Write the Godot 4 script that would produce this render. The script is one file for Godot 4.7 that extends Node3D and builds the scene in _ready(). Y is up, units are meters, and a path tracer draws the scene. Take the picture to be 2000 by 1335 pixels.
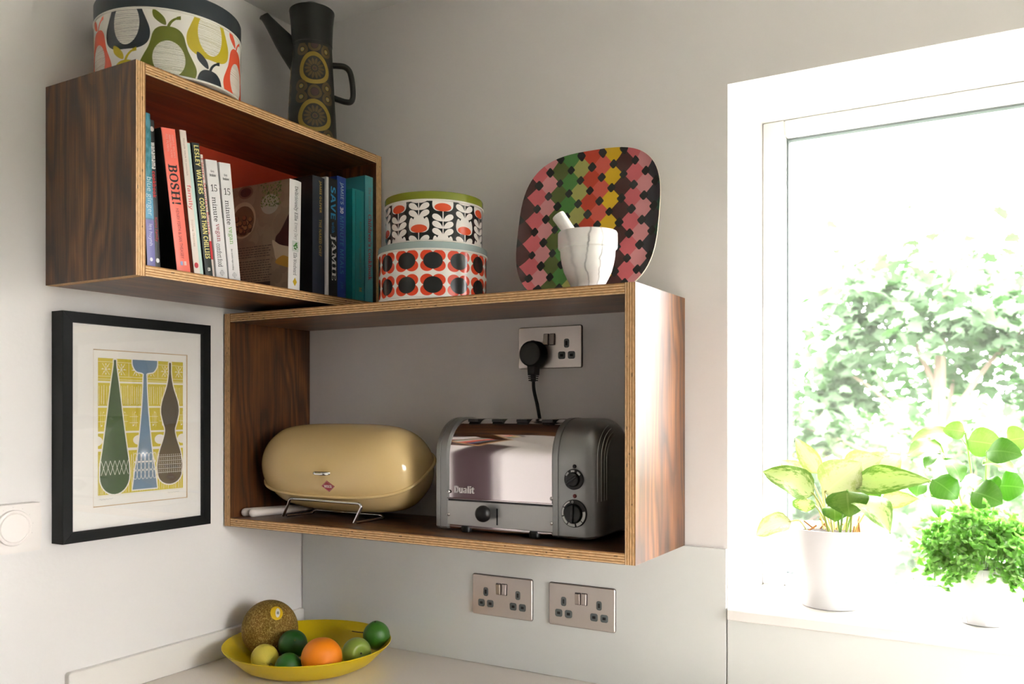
extends Node3D
# A kitchen corner: two walnut-veneered plywood box shelves on white walls beside a bright window.
# x runs right along the back wall from the corner, z comes out of the back wall, y is up; metres.

const CAM := Vector3(1.5179, 1.4605, 1.5876)
const YAW := 0.52561
const FOCAL := 1687.7            # pixels, for a frame of 2000 x 1335
const SHIFT := 130.0             # the lens is shifted up by this many pixels

var used := {}
var M := {}
var rng := RandomNumberGenerator.new()


class MB:                        # collects triangles; faces are given counter-clockwise seen from outside
	var v := PackedVector3Array()
	var uv := PackedVector2Array()
	func tri(a: Vector3, b: Vector3, c: Vector3, ua := Vector2.ZERO, ub := Vector2.ZERO, uc := Vector2.ZERO) -> void:
		v.append(a); v.append(c); v.append(b)
		uv.append(ua); uv.append(uc); uv.append(ub)
	func quad(a: Vector3, b: Vector3, c: Vector3, d: Vector3, ua := Vector2.ZERO, ub := Vector2.ZERO, uc := Vector2.ZERO, ud := Vector2.ZERO) -> void:
		tri(a, b, c, ua, ub, uc)
		tri(a, c, d, ua, uc, ud)
	func add(o: MB, t: Transform3D) -> void:
		for p in o.v: v.append(t * p)
		uv.append_array(o.uv)
	func arrays(angle: float) -> Array:
		var n := v.size()
		var fn := PackedVector3Array()
		fn.resize(n / 3)
		var at := {}
		for f in n / 3:
			fn[f] = (v[f * 3 + 2] - v[f * 3]).cross(v[f * 3 + 1] - v[f * 3])
		for i in n:
			var k := Vector3i((v[i] * 50000.0).round())
			if at.has(k): at[k].append(i / 3)
			else: at[k] = [i / 3]
		var ca := cos(deg_to_rad(angle))
		var nn := PackedVector3Array()
		nn.resize(n)
		var un := PackedVector3Array()
		un.resize(n / 3)
		for f in n / 3: un[f] = fn[f].normalized()
		for i in n:
			var me := un[i / 3]
			var s := Vector3.ZERO
			for f in at[Vector3i((v[i] * 50000.0).round())]:
				if un[f].dot(me) > ca: s += fn[f]
			nn[i] = s.normalized() if s.length_squared() > 0.0 else Vector3.UP
		var a := []
		a.resize(Mesh.ARRAY_MAX)
		a[Mesh.ARRAY_VERTEX] = v
		a[Mesh.ARRAY_NORMAL] = nn
		a[Mesh.ARRAY_TEX_UV] = uv
		return a


func mesh_of(sets: Array, angle := 35.0) -> ArrayMesh:      # [[MB, material], ...]
	var m := ArrayMesh.new()
	for s in sets:
		if s[0].v.size() == 0: continue
		m.add_surface_from_arrays(Mesh.PRIMITIVE_TRIANGLES, s[0].arrays(angle))
		m.surface_set_material(m.get_surface_count() - 1, s[1])
	return m


func numbered(n: String) -> String:
	if not used.has(n):
		used[n] = 0
		return n
	used[n] += 1
	return "%s_%03d" % [n, used[n]]


func thing(called: String, label: String, category: String, at := Vector3.ZERO, turn := 0.0, group := "") -> Node3D:
	var o := Node3D.new()
	o.name = numbered(called)
	add_child(o)
	o.position = at
	o.rotation.y = turn
	o.set_meta("label", label)
	o.set_meta("category", category)
	if group: o.set_meta("group", group)
	return o


func part(called: String, mb, material: Material, parent: Node3D, angle := 35.0) -> MeshInstance3D:
	var o := MeshInstance3D.new()
	o.name = called
	o.mesh = mesh_of([[mb, material]], angle) if mb is MB else mb
	if material: o.material_override = null
	parent.add_child(o, true)
	return o


func structure(called: String, mb: MB, material: Material, label := "", category := "") -> MeshInstance3D:
	var o := MeshInstance3D.new()
	o.name = called
	o.mesh = mesh_of([[mb, material]], 30.0)
	add_child(o, true)
	o.set_meta("kind", "structure")
	if label:
		o.set_meta("label", label)
		o.set_meta("category", category)
	return o


# ---------------------------------------------------------------- shapes
func box(mb: MB, lo: Vector3, hi: Vector3, c := 0.0) -> void:       # a box with chamfered edges
	if c <= 0.0:
		var p := func(i): return Vector3(hi.x if i & 1 else lo.x, hi.y if i & 2 else lo.y, hi.z if i & 4 else lo.z)
		for q in [[4, 5, 7, 6], [1, 0, 2, 3], [5, 1, 3, 7], [0, 4, 6, 2], [6, 7, 3, 2], [0, 1, 5, 4]]:
			mb.quad(p.call(q[0]), p.call(q[1]), p.call(q[2]), p.call(q[3]), Vector2(0, 1), Vector2(1, 1), Vector2(1, 0), Vector2(0, 0))
		return
	var m := (lo + hi) / 2.0
	var h := (hi - lo) / 2.0
	c = minf(c, minf(h.x, minf(h.y, h.z)) * 0.95)
	var face := func(n: Vector3, u: Vector3, w: Vector3):
		var o: Vector3 = m + n * (n.abs().dot(h))
		var eu: Vector3 = u * (u.abs().dot(h) - c)
		var ew: Vector3 = w * (w.abs().dot(h) - c)
		mb.quad(o - eu - ew, o + eu - ew, o + eu + ew, o - eu + ew, Vector2(0, 1), Vector2(1, 1), Vector2(1, 0), Vector2(0, 0))
	var ax := [Vector3.RIGHT, Vector3.UP, Vector3.BACK]
	for i in 3:
		var n: Vector3 = ax[i]
		var u: Vector3 = ax[(i + 1) % 3]
		var w: Vector3 = ax[(i + 2) % 3]
		face.call(n, u, w)
		face.call(-n, w, u)
		for s in [-1.0, 1.0]:                   # edges between faces +-u and +-w running along n
			for t in [-1.0, 1.0]:
				var a: Vector3 = m + u * s * u.dot(h) + w * t * (w.dot(h) - c)
				var b: Vector3 = m + u * s * (u.dot(h) - c) + w * t * w.dot(h)
				var e: Vector3 = n * (n.dot(h) - c)
				if s * t > 0: mb.quad(a - e, b - e, b + e, a + e)
				else: mb.quad(a - e, a + e, b + e, b - e)
	for sx in [-1.0, 1.0]:
		for sy in [-1.0, 1.0]:
			for sz in [-1.0, 1.0]:
				var s := Vector3(sx, sy, sz)
				var k := m + s * (h - Vector3(c, c, c))
				var a := k + Vector3(sx * c, 0, 0)
				var b := k + Vector3(0, sy * c, 0)
				var d := k + Vector3(0, 0, sz * c)
				if sx * sy * sz > 0: mb.tri(a, b, d)
				else: mb.tri(a, d, b)


func lathe(mb: MB, prof: Array, segs := 48, t := Transform3D(), v0 := 0.0, v1 := 1.0) -> void:   # (r, y) from bottom outside upwards; u = 0.5 faces +z
	var ln := [0.0]
	for i in range(1, prof.size()): ln.append(ln[-1] + (prof[i] - prof[i - 1]).length())
	for i in prof.size() - 1:
		for k in segs:
			var a0 := TAU * k / segs - PI
			var a1 := TAU * (k + 1) / segs - PI
			var p := func(j, a): return t * Vector3(prof[j].x * sin(a), prof[j].y, prof[j].x * cos(a))
			var tv := func(j): return lerpf(v1, v0, ln[j] / maxf(ln[-1], 1e-6))
			var u0 := float(k) / segs
			var u1 := float(k + 1) / segs
			if prof[i].x < 1e-6: mb.tri(p.call(i, a0), p.call(i + 1, a1), p.call(i + 1, a0), Vector2(u0, tv.call(i)), Vector2(u1, tv.call(i + 1)), Vector2(u0, tv.call(i + 1)))
			elif prof[i + 1].x < 1e-6: mb.tri(p.call(i, a0), p.call(i, a1), p.call(i + 1, a1), Vector2(u0, tv.call(i)), Vector2(u1, tv.call(i)), Vector2(u1, tv.call(i + 1)))
			else: mb.quad(p.call(i, a0), p.call(i, a1), p.call(i + 1, a1), p.call(i + 1, a0), Vector2(u0, tv.call(i)), Vector2(u1, tv.call(i)), Vector2(u1, tv.call(i + 1)), Vector2(u0, tv.call(i + 1)))


func loft(mb: MB, rings: Array, cap0 := true, cap1 := true) -> void:      # closed rings, counter-clockwise seen from the far end looking back at the first
	var n: int = rings[0].size()
	for i in rings.size() - 1:
		for k in n:
			var k2 := (k + 1) % n
			mb.quad(rings[i][k], rings[i][k2], rings[i + 1][k2], rings[i + 1][k], Vector2(float(k) / n, 1.0 - float(i) / (rings.size() - 1)), Vector2(float(k + 1) / n, 1.0 - float(i) / (rings.size() - 1)), Vector2(float(k + 1) / n, 1.0 - float(i + 1) / (rings.size() - 1)), Vector2(float(k) / n, 1.0 - float(i + 1) / (rings.size() - 1)))
	for e in [[cap0, rings[0], true], [cap1, rings[-1], false]]:
		if not e[0]: continue
		var c := Vector3.ZERO
		for p in e[1]: c += p
		c /= n
		for k in n:
			if e[2]: mb.tri(c, e[1][(k + 1) % n], e[1][k])
			else: mb.tri(c, e[1][k], e[1][(k + 1) % n])


func tube(mb: MB, pts: Array, r, segs := 10, caps := true, flat := 1.0) -> void:      # r: one radius or one per point
	var rings := []
	var n := pts.size()
	var ref := Vector3.ZERO
	for i in n:
		var d: Vector3 = (pts[mini(i + 1, n - 1)] - pts[maxi(i - 1, 0)]).normalized()
		if i == 0:
			ref = d.cross(Vector3.UP if absf(d.y) < 0.9 else Vector3.RIGHT).normalized()
		ref = (ref - d * ref.dot(d)).normalized()
		var w := d.cross(ref)
		var rr: float = r[i] if r is Array else r
		var ring := []
		for k in segs:
			var a := TAU * k / segs
			ring.append(pts[i] + (ref * cos(a) * flat + w * sin(a)) * rr)
		rings.append(ring)
	loft(mb, rings, caps, caps)


func smooth_path(pts: Array, per := 6) -> Array:            # Catmull-Rom through the points
	var out := []
	for i in pts.size() - 1:
		var p0: Vector3 = pts[maxi(i - 1, 0)]
		var p3: Vector3 = pts[mini(i + 2, pts.size() - 1)]
		for k in per:
			out.append(pts[i].cubic_interpolate(pts[i + 1], p0, p3, float(k) / per))
	out.append(pts[-1])
	return out


func prism(mb: MB, poly: PackedVector2Array, z0: float, z1: float, c := 0.0) -> void:      # polygon (counter-clockwise, x right, y up) extruded towards +z, front edge chamfered
	var inner := poly
	if c > 0.0:
		var o := Geometry2D.offset_polygon(poly, -c, Geometry2D.JOIN_MITER)
		if o.size() and o[0].size() == poly.size():
			inner = o[0]
			var best := 0
			for k in inner.size():
				if inner[k].distance_to(poly[0]) < inner[best].distance_to(poly[0]): best = k
			var q := PackedVector2Array()
			for k in inner.size(): q.append(inner[(k + best) % inner.size()])
			inner = q
		else: c = 0.0
	var lo := poly[0]
	var hi := poly[0]
	for p in poly:
		lo = lo.min(p)
		hi = hi.max(p)
	var map := func(p): return Vector2((p.x - lo.x) / (hi.x - lo.x), 1.0 - (p.y - lo.y) / (hi.y - lo.y))
	var n := poly.size()
	var ix := Geometry2D.triangulate_polygon(inner)
	for i in ix.size() / 3:
		var a := inner[ix[i * 3]]
		var b := inner[ix[i * 3 + 1]]
		var d := inner[ix[i * 3 + 2]]
		if (b - a).cross(d - a) < 0:
			var s := b; b = d; d = s
		mb.tri(Vector3(a.x, a.y, z1), Vector3(b.x, b.y, z1), Vector3(d.x, d.y, z1), map.call(a), map.call(b), map.call(d))
	ix = Geometry2D.triangulate_polygon(poly)
	for i in ix.size() / 3:
		var a := poly[ix[i * 3]]
		var b := poly[ix[i * 3 + 1]]
		var d := poly[ix[i * 3 + 2]]
		if (b - a).cross(d - a) < 0:
			var s := b; b = d; d = s
		mb.tri(Vector3(a.x, a.y, z0), Vector3(d.x, d.y, z0), Vector3(b.x, b.y, z0), map.call(a), map.call(d), map.call(b))
	for k in n:
		var k2 := (k + 1) % n
		var a := poly[k]
		var b := poly[k2]
		mb.quad(Vector3(a.x, a.y, z0), Vector3(b.x, b.y, z0), Vector3(b.x, b.y, z1 - c), Vector3(a.x, a.y, z1 - c), map.call(a), map.call(b), map.call(b), map.call(a))
		if c > 0.0:
			mb.quad(Vector3(a.x, a.y, z1 - c), Vector3(b.x, b.y, z1 - c), Vector3(inner[k2].x, inner[k2].y, z1), Vector3(inner[k].x, inner[k].y, z1), map.call(a), map.call(b), map.call(inner[k2]), map.call(inner[k]))


func rrect(w: float, h: float, r: float, seg := 5, cx := 0.0, cy := 0.0) -> PackedVector2Array:     # rounded rectangle, counter-clockwise
	var p := PackedVector2Array()
	for q in 4:
		var c := Vector2(cx + (w / 2 - r) * [1, -1, -1, 1][q], cy + (h / 2 - r) * [1, 1, -1, -1][q])
		for k in seg + 1:
			var a := PI / 2 * (q + float(k) / seg)
			p.append(c + Vector2(cos(a), sin(a)) * r)
	return p


func blob(mb: MB, r: Vector3, t := Transform3D(), shape = null, nu := 40, nv := 26) -> void:     # a sphere whose radius shape(direction) may change
	for i in nv:
		for k in nu:
			var p := func(a, b):
				var th: float = PI * a / nv
				var ph: float = TAU * b / nu - PI
				var d := Vector3(sin(th) * sin(ph), cos(th), sin(th) * cos(ph))
				return t * (d * r * (shape.call(d) if shape != null else 1.0))
			var q := func(a, b): return Vector2(float(b) / nu, float(a) / nv)
			if i == 0: mb.tri(p.call(0, 0), p.call(1, k), p.call(1, k + 1), q.call(0, k), q.call(1, k), q.call(1, k + 1))
			elif i == nv - 1: mb.tri(p.call(i, k), p.call(nv, 0), p.call(i, k + 1), q.call(i, k), q.call(nv, k), q.call(i, k + 1))
			else: mb.quad(p.call(i, k), p.call(i + 1, k), p.call(i + 1, k + 1), p.call(i, k + 1), q.call(i, k), q.call(i + 1, k), q.call(i + 1, k + 1), q.call(i, k + 1))


func basis_z(z: Vector3, up := Vector3.UP) -> Basis:
	z = z.normalized()
	var x := up.cross(z).normalized()
	return Basis(x, z.cross(x), z)


# ---------------------------------------------------------------- materials
func mat(col: Color, rough := 0.5, metal := 0.0, spec := 0.5) -> StandardMaterial3D:
	var key := "%s %.3f %.3f %.3f" % [col.to_html(), rough, metal, spec]
	if M.has(key): return M[key]
	var m := StandardMaterial3D.new()
	m.albedo_color = col
	m.roughness = rough
	m.metallic = metal
	m.metallic_specular = spec
	M[key] = m
	return m


func rgb(r: int, g: int, b: int) -> Color:
	return Color8(r, g, b)


func tex_mat(im: Image, rough := 0.5, spec := 0.5) -> StandardMaterial3D:
	var m := StandardMaterial3D.new()
	m.albedo_texture = ImageTexture.create_from_image(im)
	m.roughness = rough
	m.metallic_specular = spec
	return m


func noise_height(m: StandardMaterial3D, freq: float, cm: float, scale: float, seed_ := 1, oct := 3) -> void:      # fine relief, in the object's own axes
	var n := FastNoiseLite.new()
	n.seed = seed_
	n.frequency = freq
	n.fractal_octaves = oct
	var t := NoiseTexture2D.new()
	t.width = 256
	t.height = 256
	t.seamless = true
	t.noise = n
	m.heightmap_enabled = true
	m.heightmap_texture = t
	m.heightmap_scale = cm
	m.uv1_triplanar = true
	m.uv1_scale = Vector3.ONE * scale


# ---------------------------------------------------------------- drawing flat print on images
func fill(im: Image, pts: PackedVector2Array, col: Color) -> void:         # even-odd scan lines
	var w := im.get_width()
	var h := im.get_height()
	var y0 := 1e9
	var y1 := -1e9
	for p in pts:
		y0 = minf(y0, p.y)
		y1 = maxf(y1, p.y)
	var n := pts.size()
	for y in range(maxi(0, int(floor(y0))), mini(h, int(ceil(y1)) + 1)):
		var yc := y + 0.5
		var xs := []
		for k in n:
			var a := pts[k]
			var b := pts[(k + 1) % n]
			if (a.y <= yc) != (b.y <= yc):
				xs.append(a.x + (yc - a.y) / (b.y - a.y) * (b.x - a.x))
		xs.sort()
		for k in xs.size() / 2:
			var xa := maxi(0, roundi(xs[k * 2]))
			var xb := mini(w, roundi(xs[k * 2 + 1]))
			if xb > xa: im.fill_rect(Rect2i(xa, y, xb - xa, 1), col)


func oval(im: Image, c: Vector2, rx: float, ry: float, col: Color, rot := 0.0, n := 40) -> void:
	var p := PackedVector2Array()
	for k in n:
		var a := TAU * k / n
		p.append(c + Vector2(cos(a) * rx, sin(a) * ry).rotated(rot))
	fill(im, p, col)


func stroke(im: Image, pts: PackedVector2Array, w: float, col: Color) -> void:
	for k in pts.size() - 1:
		var d := (pts[k + 1] - pts[k]).normalized().orthogonal() * w / 2
		fill(im, PackedVector2Array([pts[k] + d, pts[k + 1] + d, pts[k + 1] - d, pts[k] - d]), col)
		if k > 0: oval(im, pts[k], w / 2, w / 2, col, 0.0, 12)


func curve(pts: PackedVector2Array, per := 6, closed := false) -> PackedVector2Array:
	var o := PackedVector2Array()
	var n := pts.size()
	for i in (n if closed else n - 1):
		var g := func(j): return pts[(j + n) % n] if closed else pts[clampi(j, 0, n - 1)]
		for k in per:
			var a: Vector2 = g.call(i)
			o.append(a.cubic_interpolate(g.call(i + 1), g.call(i - 1), g.call(i + 2), float(k) / per))
	if not closed: o.append(pts[-1])
	return o


func half(im: Image) -> Image:
	im.resize(im.get_width() / 2, im.get_height() / 2, Image.INTERPOLATE_BILINEAR)
	return im


# ---------------------------------------------------------------- lettering
func text(s: String, face: String, weight: int, italic: bool, w: float, h: float, t: Transform3D, material: Material, parent: Node3D, called := "lettering") -> void:      # w along the line, h over the whole line; faces +z of t, centred
	var f := SystemFont.new()
	f.font_names = PackedStringArray([face])
	f.font_weight = weight
	f.font_italic = italic
	var m := TextMesh.new()
	m.text = s
	m.font = f
	m.font_size = 40
	m.pixel_size = 0.001
	m.depth = 0.008
	m.curve_step = 1.0
	var bb := m.get_aabb()
	var o := MeshInstance3D.new()
	o.name = called
	o.mesh = m
	m.material = material
	var k := Vector3(w / maxf(bb.size.x, 1e-5), h / maxf(bb.size.y, 1e-5), 0.03)
	o.transform = t * Transform3D(Basis.from_scale(k), -(bb.position + bb.size / 2.0) * k)
	parent.add_child(o, true)


func _ready() -> void:
	rng.seed = 7
	# camera
	var cam := Camera3D.new()
	cam.name = "camera"
	add_child(cam)
	cam.position = CAM
	cam.rotation.y = YAW
	cam.near = 0.05
	cam.far = 200.0
	cam.projection = Camera3D.PROJECTION_FRUSTUM
	cam.keep_aspect = Camera3D.KEEP_HEIGHT
	cam.size = 2.0 * cam.near * 667.5 / FOCAL
	cam.frustum_offset = Vector2(0, cam.near * SHIFT / FOCAL)
	var lens := CameraAttributesPhysical.new()
	lens.frustum_focal_length = 30.0
	lens.frustum_near = 0.05
	lens.frustum_far = 200.0
	lens.frustum_focus_distance = 1.75
	lens.exposure_aperture = 4.0
	cam.attributes = lens
	cam.current = true
	# sky: bright, even overcast
	var sky := ProceduralSkyMaterial.new()
	sky.sky_top_color = Color(1.0, 0.993, 0.988)
	sky.sky_horizon_color = Color(1.0, 0.993, 0.988)
	sky.ground_bottom_color = Color(0.35, 0.37, 0.3)
	sky.ground_horizon_color = Color(0.45, 0.46, 0.4)
	sky.sun_angle_max = 0.0
	var env := Environment.new()
	env.background_mode = Environment.BG_SKY
	env.sky = Sky.new()
	env.sky.sky_material = sky
	env.background_energy_multiplier = 8.0
	env.tonemap_mode = Environment.TONE_MAPPER_LINEAR
	env.tonemap_exposure = 5.9
	env.sdfgi_enabled = true
	env.ssao_enabled = true
	env.ssil_enabled = true
	var we := WorldEnvironment.new()
	we.name = "surroundings"
	we.environment = env
	add_child(we)
	build_room()
	build_window()
	build_splashback()
	build_shelves()
	build_sockets()
	build_frame()
	build_thermostat()
	build_tins()
	build_coffee_pot()
	build_tray()
	build_mortar()
	build_books()
	build_bread_bin()
	build_handles()
	build_toaster()
	build_fruit()
	build_plants()
	build_garden()


# ---------------------------------------------------------------- the room
const WX0 := 1.0596
const WX1 := 2.42
const WY0 := 1.091
const WY1 := 2.062
const CEIL := 2.391
const RX := 2.95
const RZ := 4.6


func build_room() -> void:
	var wall := mat(Color(0.90, 0.888, 0.878), 0.75)
	wall = wall.duplicate()
	noise_height(wall, 0.03, 0.012, 9.0, 3, 4)
	var mb := MB.new()
	# back wall with the window opening, 0.36 thick
	var T := 0.36
	box(mb, Vector3(-0.2, -0.1, -T), Vector3(WX0, CEIL + 0.1, 0))
	box(mb, Vector3(WX1, -0.1, -T), Vector3(RX + 0.2, CEIL + 0.1, 0))
	box(mb, Vector3(WX0, -0.1, -T), Vector3(WX1, WY0 - 0.02, 0))
	box(mb, Vector3(WX0, WY1, -T), Vector3(WX1, CEIL + 0.1, 0))
	structure("wall_back", mb, wall)
	# left wall, a doorway with a dark door past the worktop
	mb = MB.new()
	box(mb, Vector3(-0.2, -0.1, 0), Vector3(0, CEIL + 0.1, 0.94))
	box(mb, Vector3(-0.2, 2.08, 0.94), Vector3(0, CEIL + 0.1, 1.33))
	box(mb, Vector3(-0.2, -0.1, 1.33), Vector3(0, CEIL + 0.1, RZ + 0.2))
	structure("wall_left", mb, wall)
	mb = MB.new()
	box(mb, Vector3(-0.1, 0.0, 0.94), Vector3(-0.055, 2.08, 1.33))
	var dm := mat(rgb(70, 52, 56), 0.5)
	var d := structure("door_1", mb, dm, "narrow dark brown cupboard door in the left wall past the worktop", "door")
	mb = MB.new()
	box(mb, Vector3(-0.055, 1.0, 1.19), Vector3(-0.048, 1.14, 1.23), 0.002)
	tube(mb, [Vector3(-0.05, 1.07, 1.21), Vector3(-0.01, 1.07, 1.21), Vector3(-0.005, 1.07, 1.20), Vector3(-0.005, 1.07, 1.10)], 0.008, 10)
	part("door_handle", mb, mat(rgb(190, 190, 190), 0.25, 1.0), d)
	# wall behind the camera, and the right wall with a second window
	mb = MB.new()
	box(mb, Vector3(0, -0.1, RZ), Vector3(RX, CEIL + 0.1, RZ + 0.2))
	structure("wall_front", mb, mat(rgb(172, 166, 160), 0.7))
	var A := Vector2(0.50, 1.2)            # z and y of the opening's corners
	var B := Vector2(1.22, 1.98)
	mb = MB.new()
	box(mb, Vector3(RX, -0.1, 0), Vector3(RX + 0.2, CEIL + 0.1, A.x))
	box(mb, Vector3(RX, -0.1, B.x), Vector3(RX + 0.2, CEIL + 0.1, RZ + 0.2))
	box(mb, Vector3(RX, -0.1, A.x), Vector3(RX + 0.2, A.y, B.x))
	box(mb, Vector3(RX, B.y, A.x), Vector3(RX + 0.2, CEIL + 0.1, B.x))
	structure("wall_right", mb, wall)
	mb = MB.new()
	box(mb, Vector3(-0.2, CEIL, -0.36), Vector3(RX + 0.2, CEIL + 0.12, RZ + 0.2))
	structure("ceiling", mb, mat(Color(0.9, 0.895, 0.885), 0.85))
	mb = MB.new()
	box(mb, Vector3(-0.2, -0.12, -0.36), Vector3(RX + 0.2, 0, RZ + 0.2))
	structure("floor", mb, mat(rgb(104, 84, 68), 0.45))
	var white := mat(rgb(240, 240, 238), 0.35)
	mb = MB.new()
	var m := (A.x + B.x) / 2.0
	for z in [A.x, m - 0.03, B.x - 0.06]: box(mb, Vector3(RX + 0.08, A.y, z), Vector3(RX + 0.14, B.y, z + 0.06), 0.003)
	for z in [A.x + 0.06, m + 0.03]:
		box(mb, Vector3(RX + 0.08, A.y, z), Vector3(RX + 0.14, A.y + 0.06, z + m - A.x - 0.09), 0.003)
		box(mb, Vector3(RX + 0.08, B.y - 0.06, z), Vector3(RX + 0.14, B.y, z + m - A.x - 0.09), 0.003)
	var w := structure("window_2", mb, white, "white window in the right wall", "window")
	for z in [A.x + 0.06, m + 0.03]:
		mb = MB.new()
		box(mb, Vector3(RX + 0.107, A.y + 0.06, z), Vector3(RX + 0.113, B.y - 0.06, z + m - A.x - 0.09))
		part("pane", mb, pane_glass(), w)


func pane_glass() -> StandardMaterial3D:
	if M.has("pane"): return M["pane"]
	var m := StandardMaterial3D.new()
	m.transparency = BaseMaterial3D.TRANSPARENCY_ALPHA
	m.albedo_color = Color(1, 1, 1, 0.03)
	m.roughness = 0.0
	M["pane"] = m
	return m


func build_window() -> void:
	var white := mat(rgb(243, 242, 240), 0.3)
	var zf := -0.255                       # face of the frame
	var fw := 0.046                        # its visible width
	var mb := MB.new()
	var o := Node3D.new()
	o.name = "window_1"
	add_child(o)
	o.set_meta("kind", "structure")
	o.set_meta("label", "white framed window over the sill with garden behind")
	o.set_meta("category", "window")
	box(mb, Vector3(WX0, WY0, zf - 0.075), Vector3(WX0 + fw, WY1, zf), 0.003)
	box(mb, Vector3(WX1 - fw, WY0, zf - 0.075), Vector3(WX1, WY1, zf), 0.003)
	box(mb, Vector3(WX0 + fw, WY1 - fw * 0.75, zf - 0.075), Vector3(WX1 - fw, WY1, zf), 0.003)
	box(mb, Vector3(WX0 + fw, WY0, zf - 0.075), Vector3(WX1 - fw, WY0 + 0.024, zf), 0.003)
	part("window_frame", mb, white, o)
	# grey gasket just inside the frame, then the pane
	mb = MB.new()
	var g := 0.004
	var a := Vector2(WX0 + fw, WY0 + 0.024)
	var b := Vector2(WX1 - fw, WY1 - fw * 0.75)
	box(mb, Vector3(a.x, a.y, zf - 0.035), Vector3(a.x + g, b.y, zf - 0.02))
	box(mb, Vector3(b.x - g, a.y, zf - 0.035), Vector3(b.x, b.y, zf - 0.02))
	box(mb, Vector3(a.x + g, b.y - g, zf - 0.035), Vector3(b.x - g, b.y, zf - 0.02))
	box(mb, Vector3(a.x + g, a.y, zf - 0.035), Vector3(b.x - g, a.y + g, zf - 0.02))
	part("gasket", mb, mat(rgb(120, 128, 130), 0.6), o)
	mb = MB.new()
	box(mb, Vector3(a.x + 0.001, a.y + 0.001, zf - 0.034), Vector3(b.x - 0.001, b.y - 0.001, zf - 0.028))
	part("pane", mb, pane_glass(), o)
	mb = MB.new()                          # small latch stub at the lower left of the frame
	box(mb, Vector3(WX0 + 0.028, WY0 + 0.004, zf), Vector3(WX0 + 0.036, WY0 + 0.012, zf + 0.006), 0.001)
	tube(mb, [Vector3(WX0 + 0.032, WY0 + 0.012, zf + 0.003), Vector3(WX0 + 0.032, WY0 + 0.02, zf + 0.003)], 0.0012, 6)
	part("latch", mb, mat(rgb(170, 170, 168), 0.4), o)
	mb = MB.new()
	box(mb, Vector3(WX0 + 0.001, WY0 - 0.02, zf - 0.07), Vector3(WX1 - 0.001, WY0, 0.012), 0.002)
	structure("trim_1", mb, mat(rgb(238, 234, 230), 0.35), "white window sill carrying the plant pots", "window sill")


func build_splashback() -> void:
	var gl := mat(rgb(220, 222, 219), 0.06, 0.0, 0.5)
	var edge := mat(rgb(178, 200, 188), 0.15)
	for k in 2:
		var x0: float = [0.0035, WX0 + 0.0015][k]
		var x1: float = [WX0 - 0.0015, RX][k]
		var y1: float = [1.2003, 1.0705][k]
		var t := thing("glass_splashback", ["pale grey green glass splashback panel under the walnut box shelf, holding two steel sockets", "pale glass splashback panel under the white window sill"][k], "splashback", Vector3(x0, 0.91, 0))
		var mb := MB.new()
		box(mb, Vector3(0, 0.0005, 0.0004), Vector3(x1 - x0, y1 - 0.91, 0.0062), 0.0006)
		part("glass_panel", mb, gl, t)
	# worktop with its upstand along the left wall, on plain white cabinets
	var wt := mat(rgb(232, 224, 214), 0.3)
	var t := thing("worktop", "cream white worktop running along the back wall under the fruit bowl", "worktop", Vector3(0, 0.87, 0))
	var mb := MB.new()
	box(mb, Vector3(0.0005, 0, 0.0005), Vector3(RX - 0.001, 0.04, 0.64), 0.003)
	part("slab", mb, wt, t)
	t = thing("upstand", "low white upstand strip along the left wall behind the yellow bowl", "upstand", Vector3(0, 0.9105, 0))
	mb = MB.new()
	var up := rrect(0.612, 0.061, 0.006, 5, -0.314, 0.0305)
	prism(mb, up, 0.0, 0.012, 0.0012)
	var m := part("strip", mb, mat(rgb(230, 226, 220), 0.35), t)
	m.rotation.y = PI / 2
	m.position = Vector3(0.0005, 0, 0.0)
	t = thing("base_cabinet", "plain white run of base cabinets carrying the worktop below the picture", "cabinet", Vector3(0.01, 0.0, 0.0))
	mb = MB.new()
	box(mb, Vector3(0, 0.1, 0.005), Vector3(2.75, 0.8695, 0.585))
	box(mb, Vector3(0.0, 0.0, 0.03), Vector3(2.75, 0.1, 0.54))
	part("body", mb, mat(rgb(225, 223, 220), 0.5), t)
	for k in 4:
		mb = MB.new()
		box(mb, Vector3(0.002 + 0.68 * k, 0.11, 0.5855), Vector3(0.676 + 0.68 * k, 0.865, 0.604), 0.002)
		part("door", mb, mat(rgb(232, 230, 226), 0.4), t)


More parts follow.
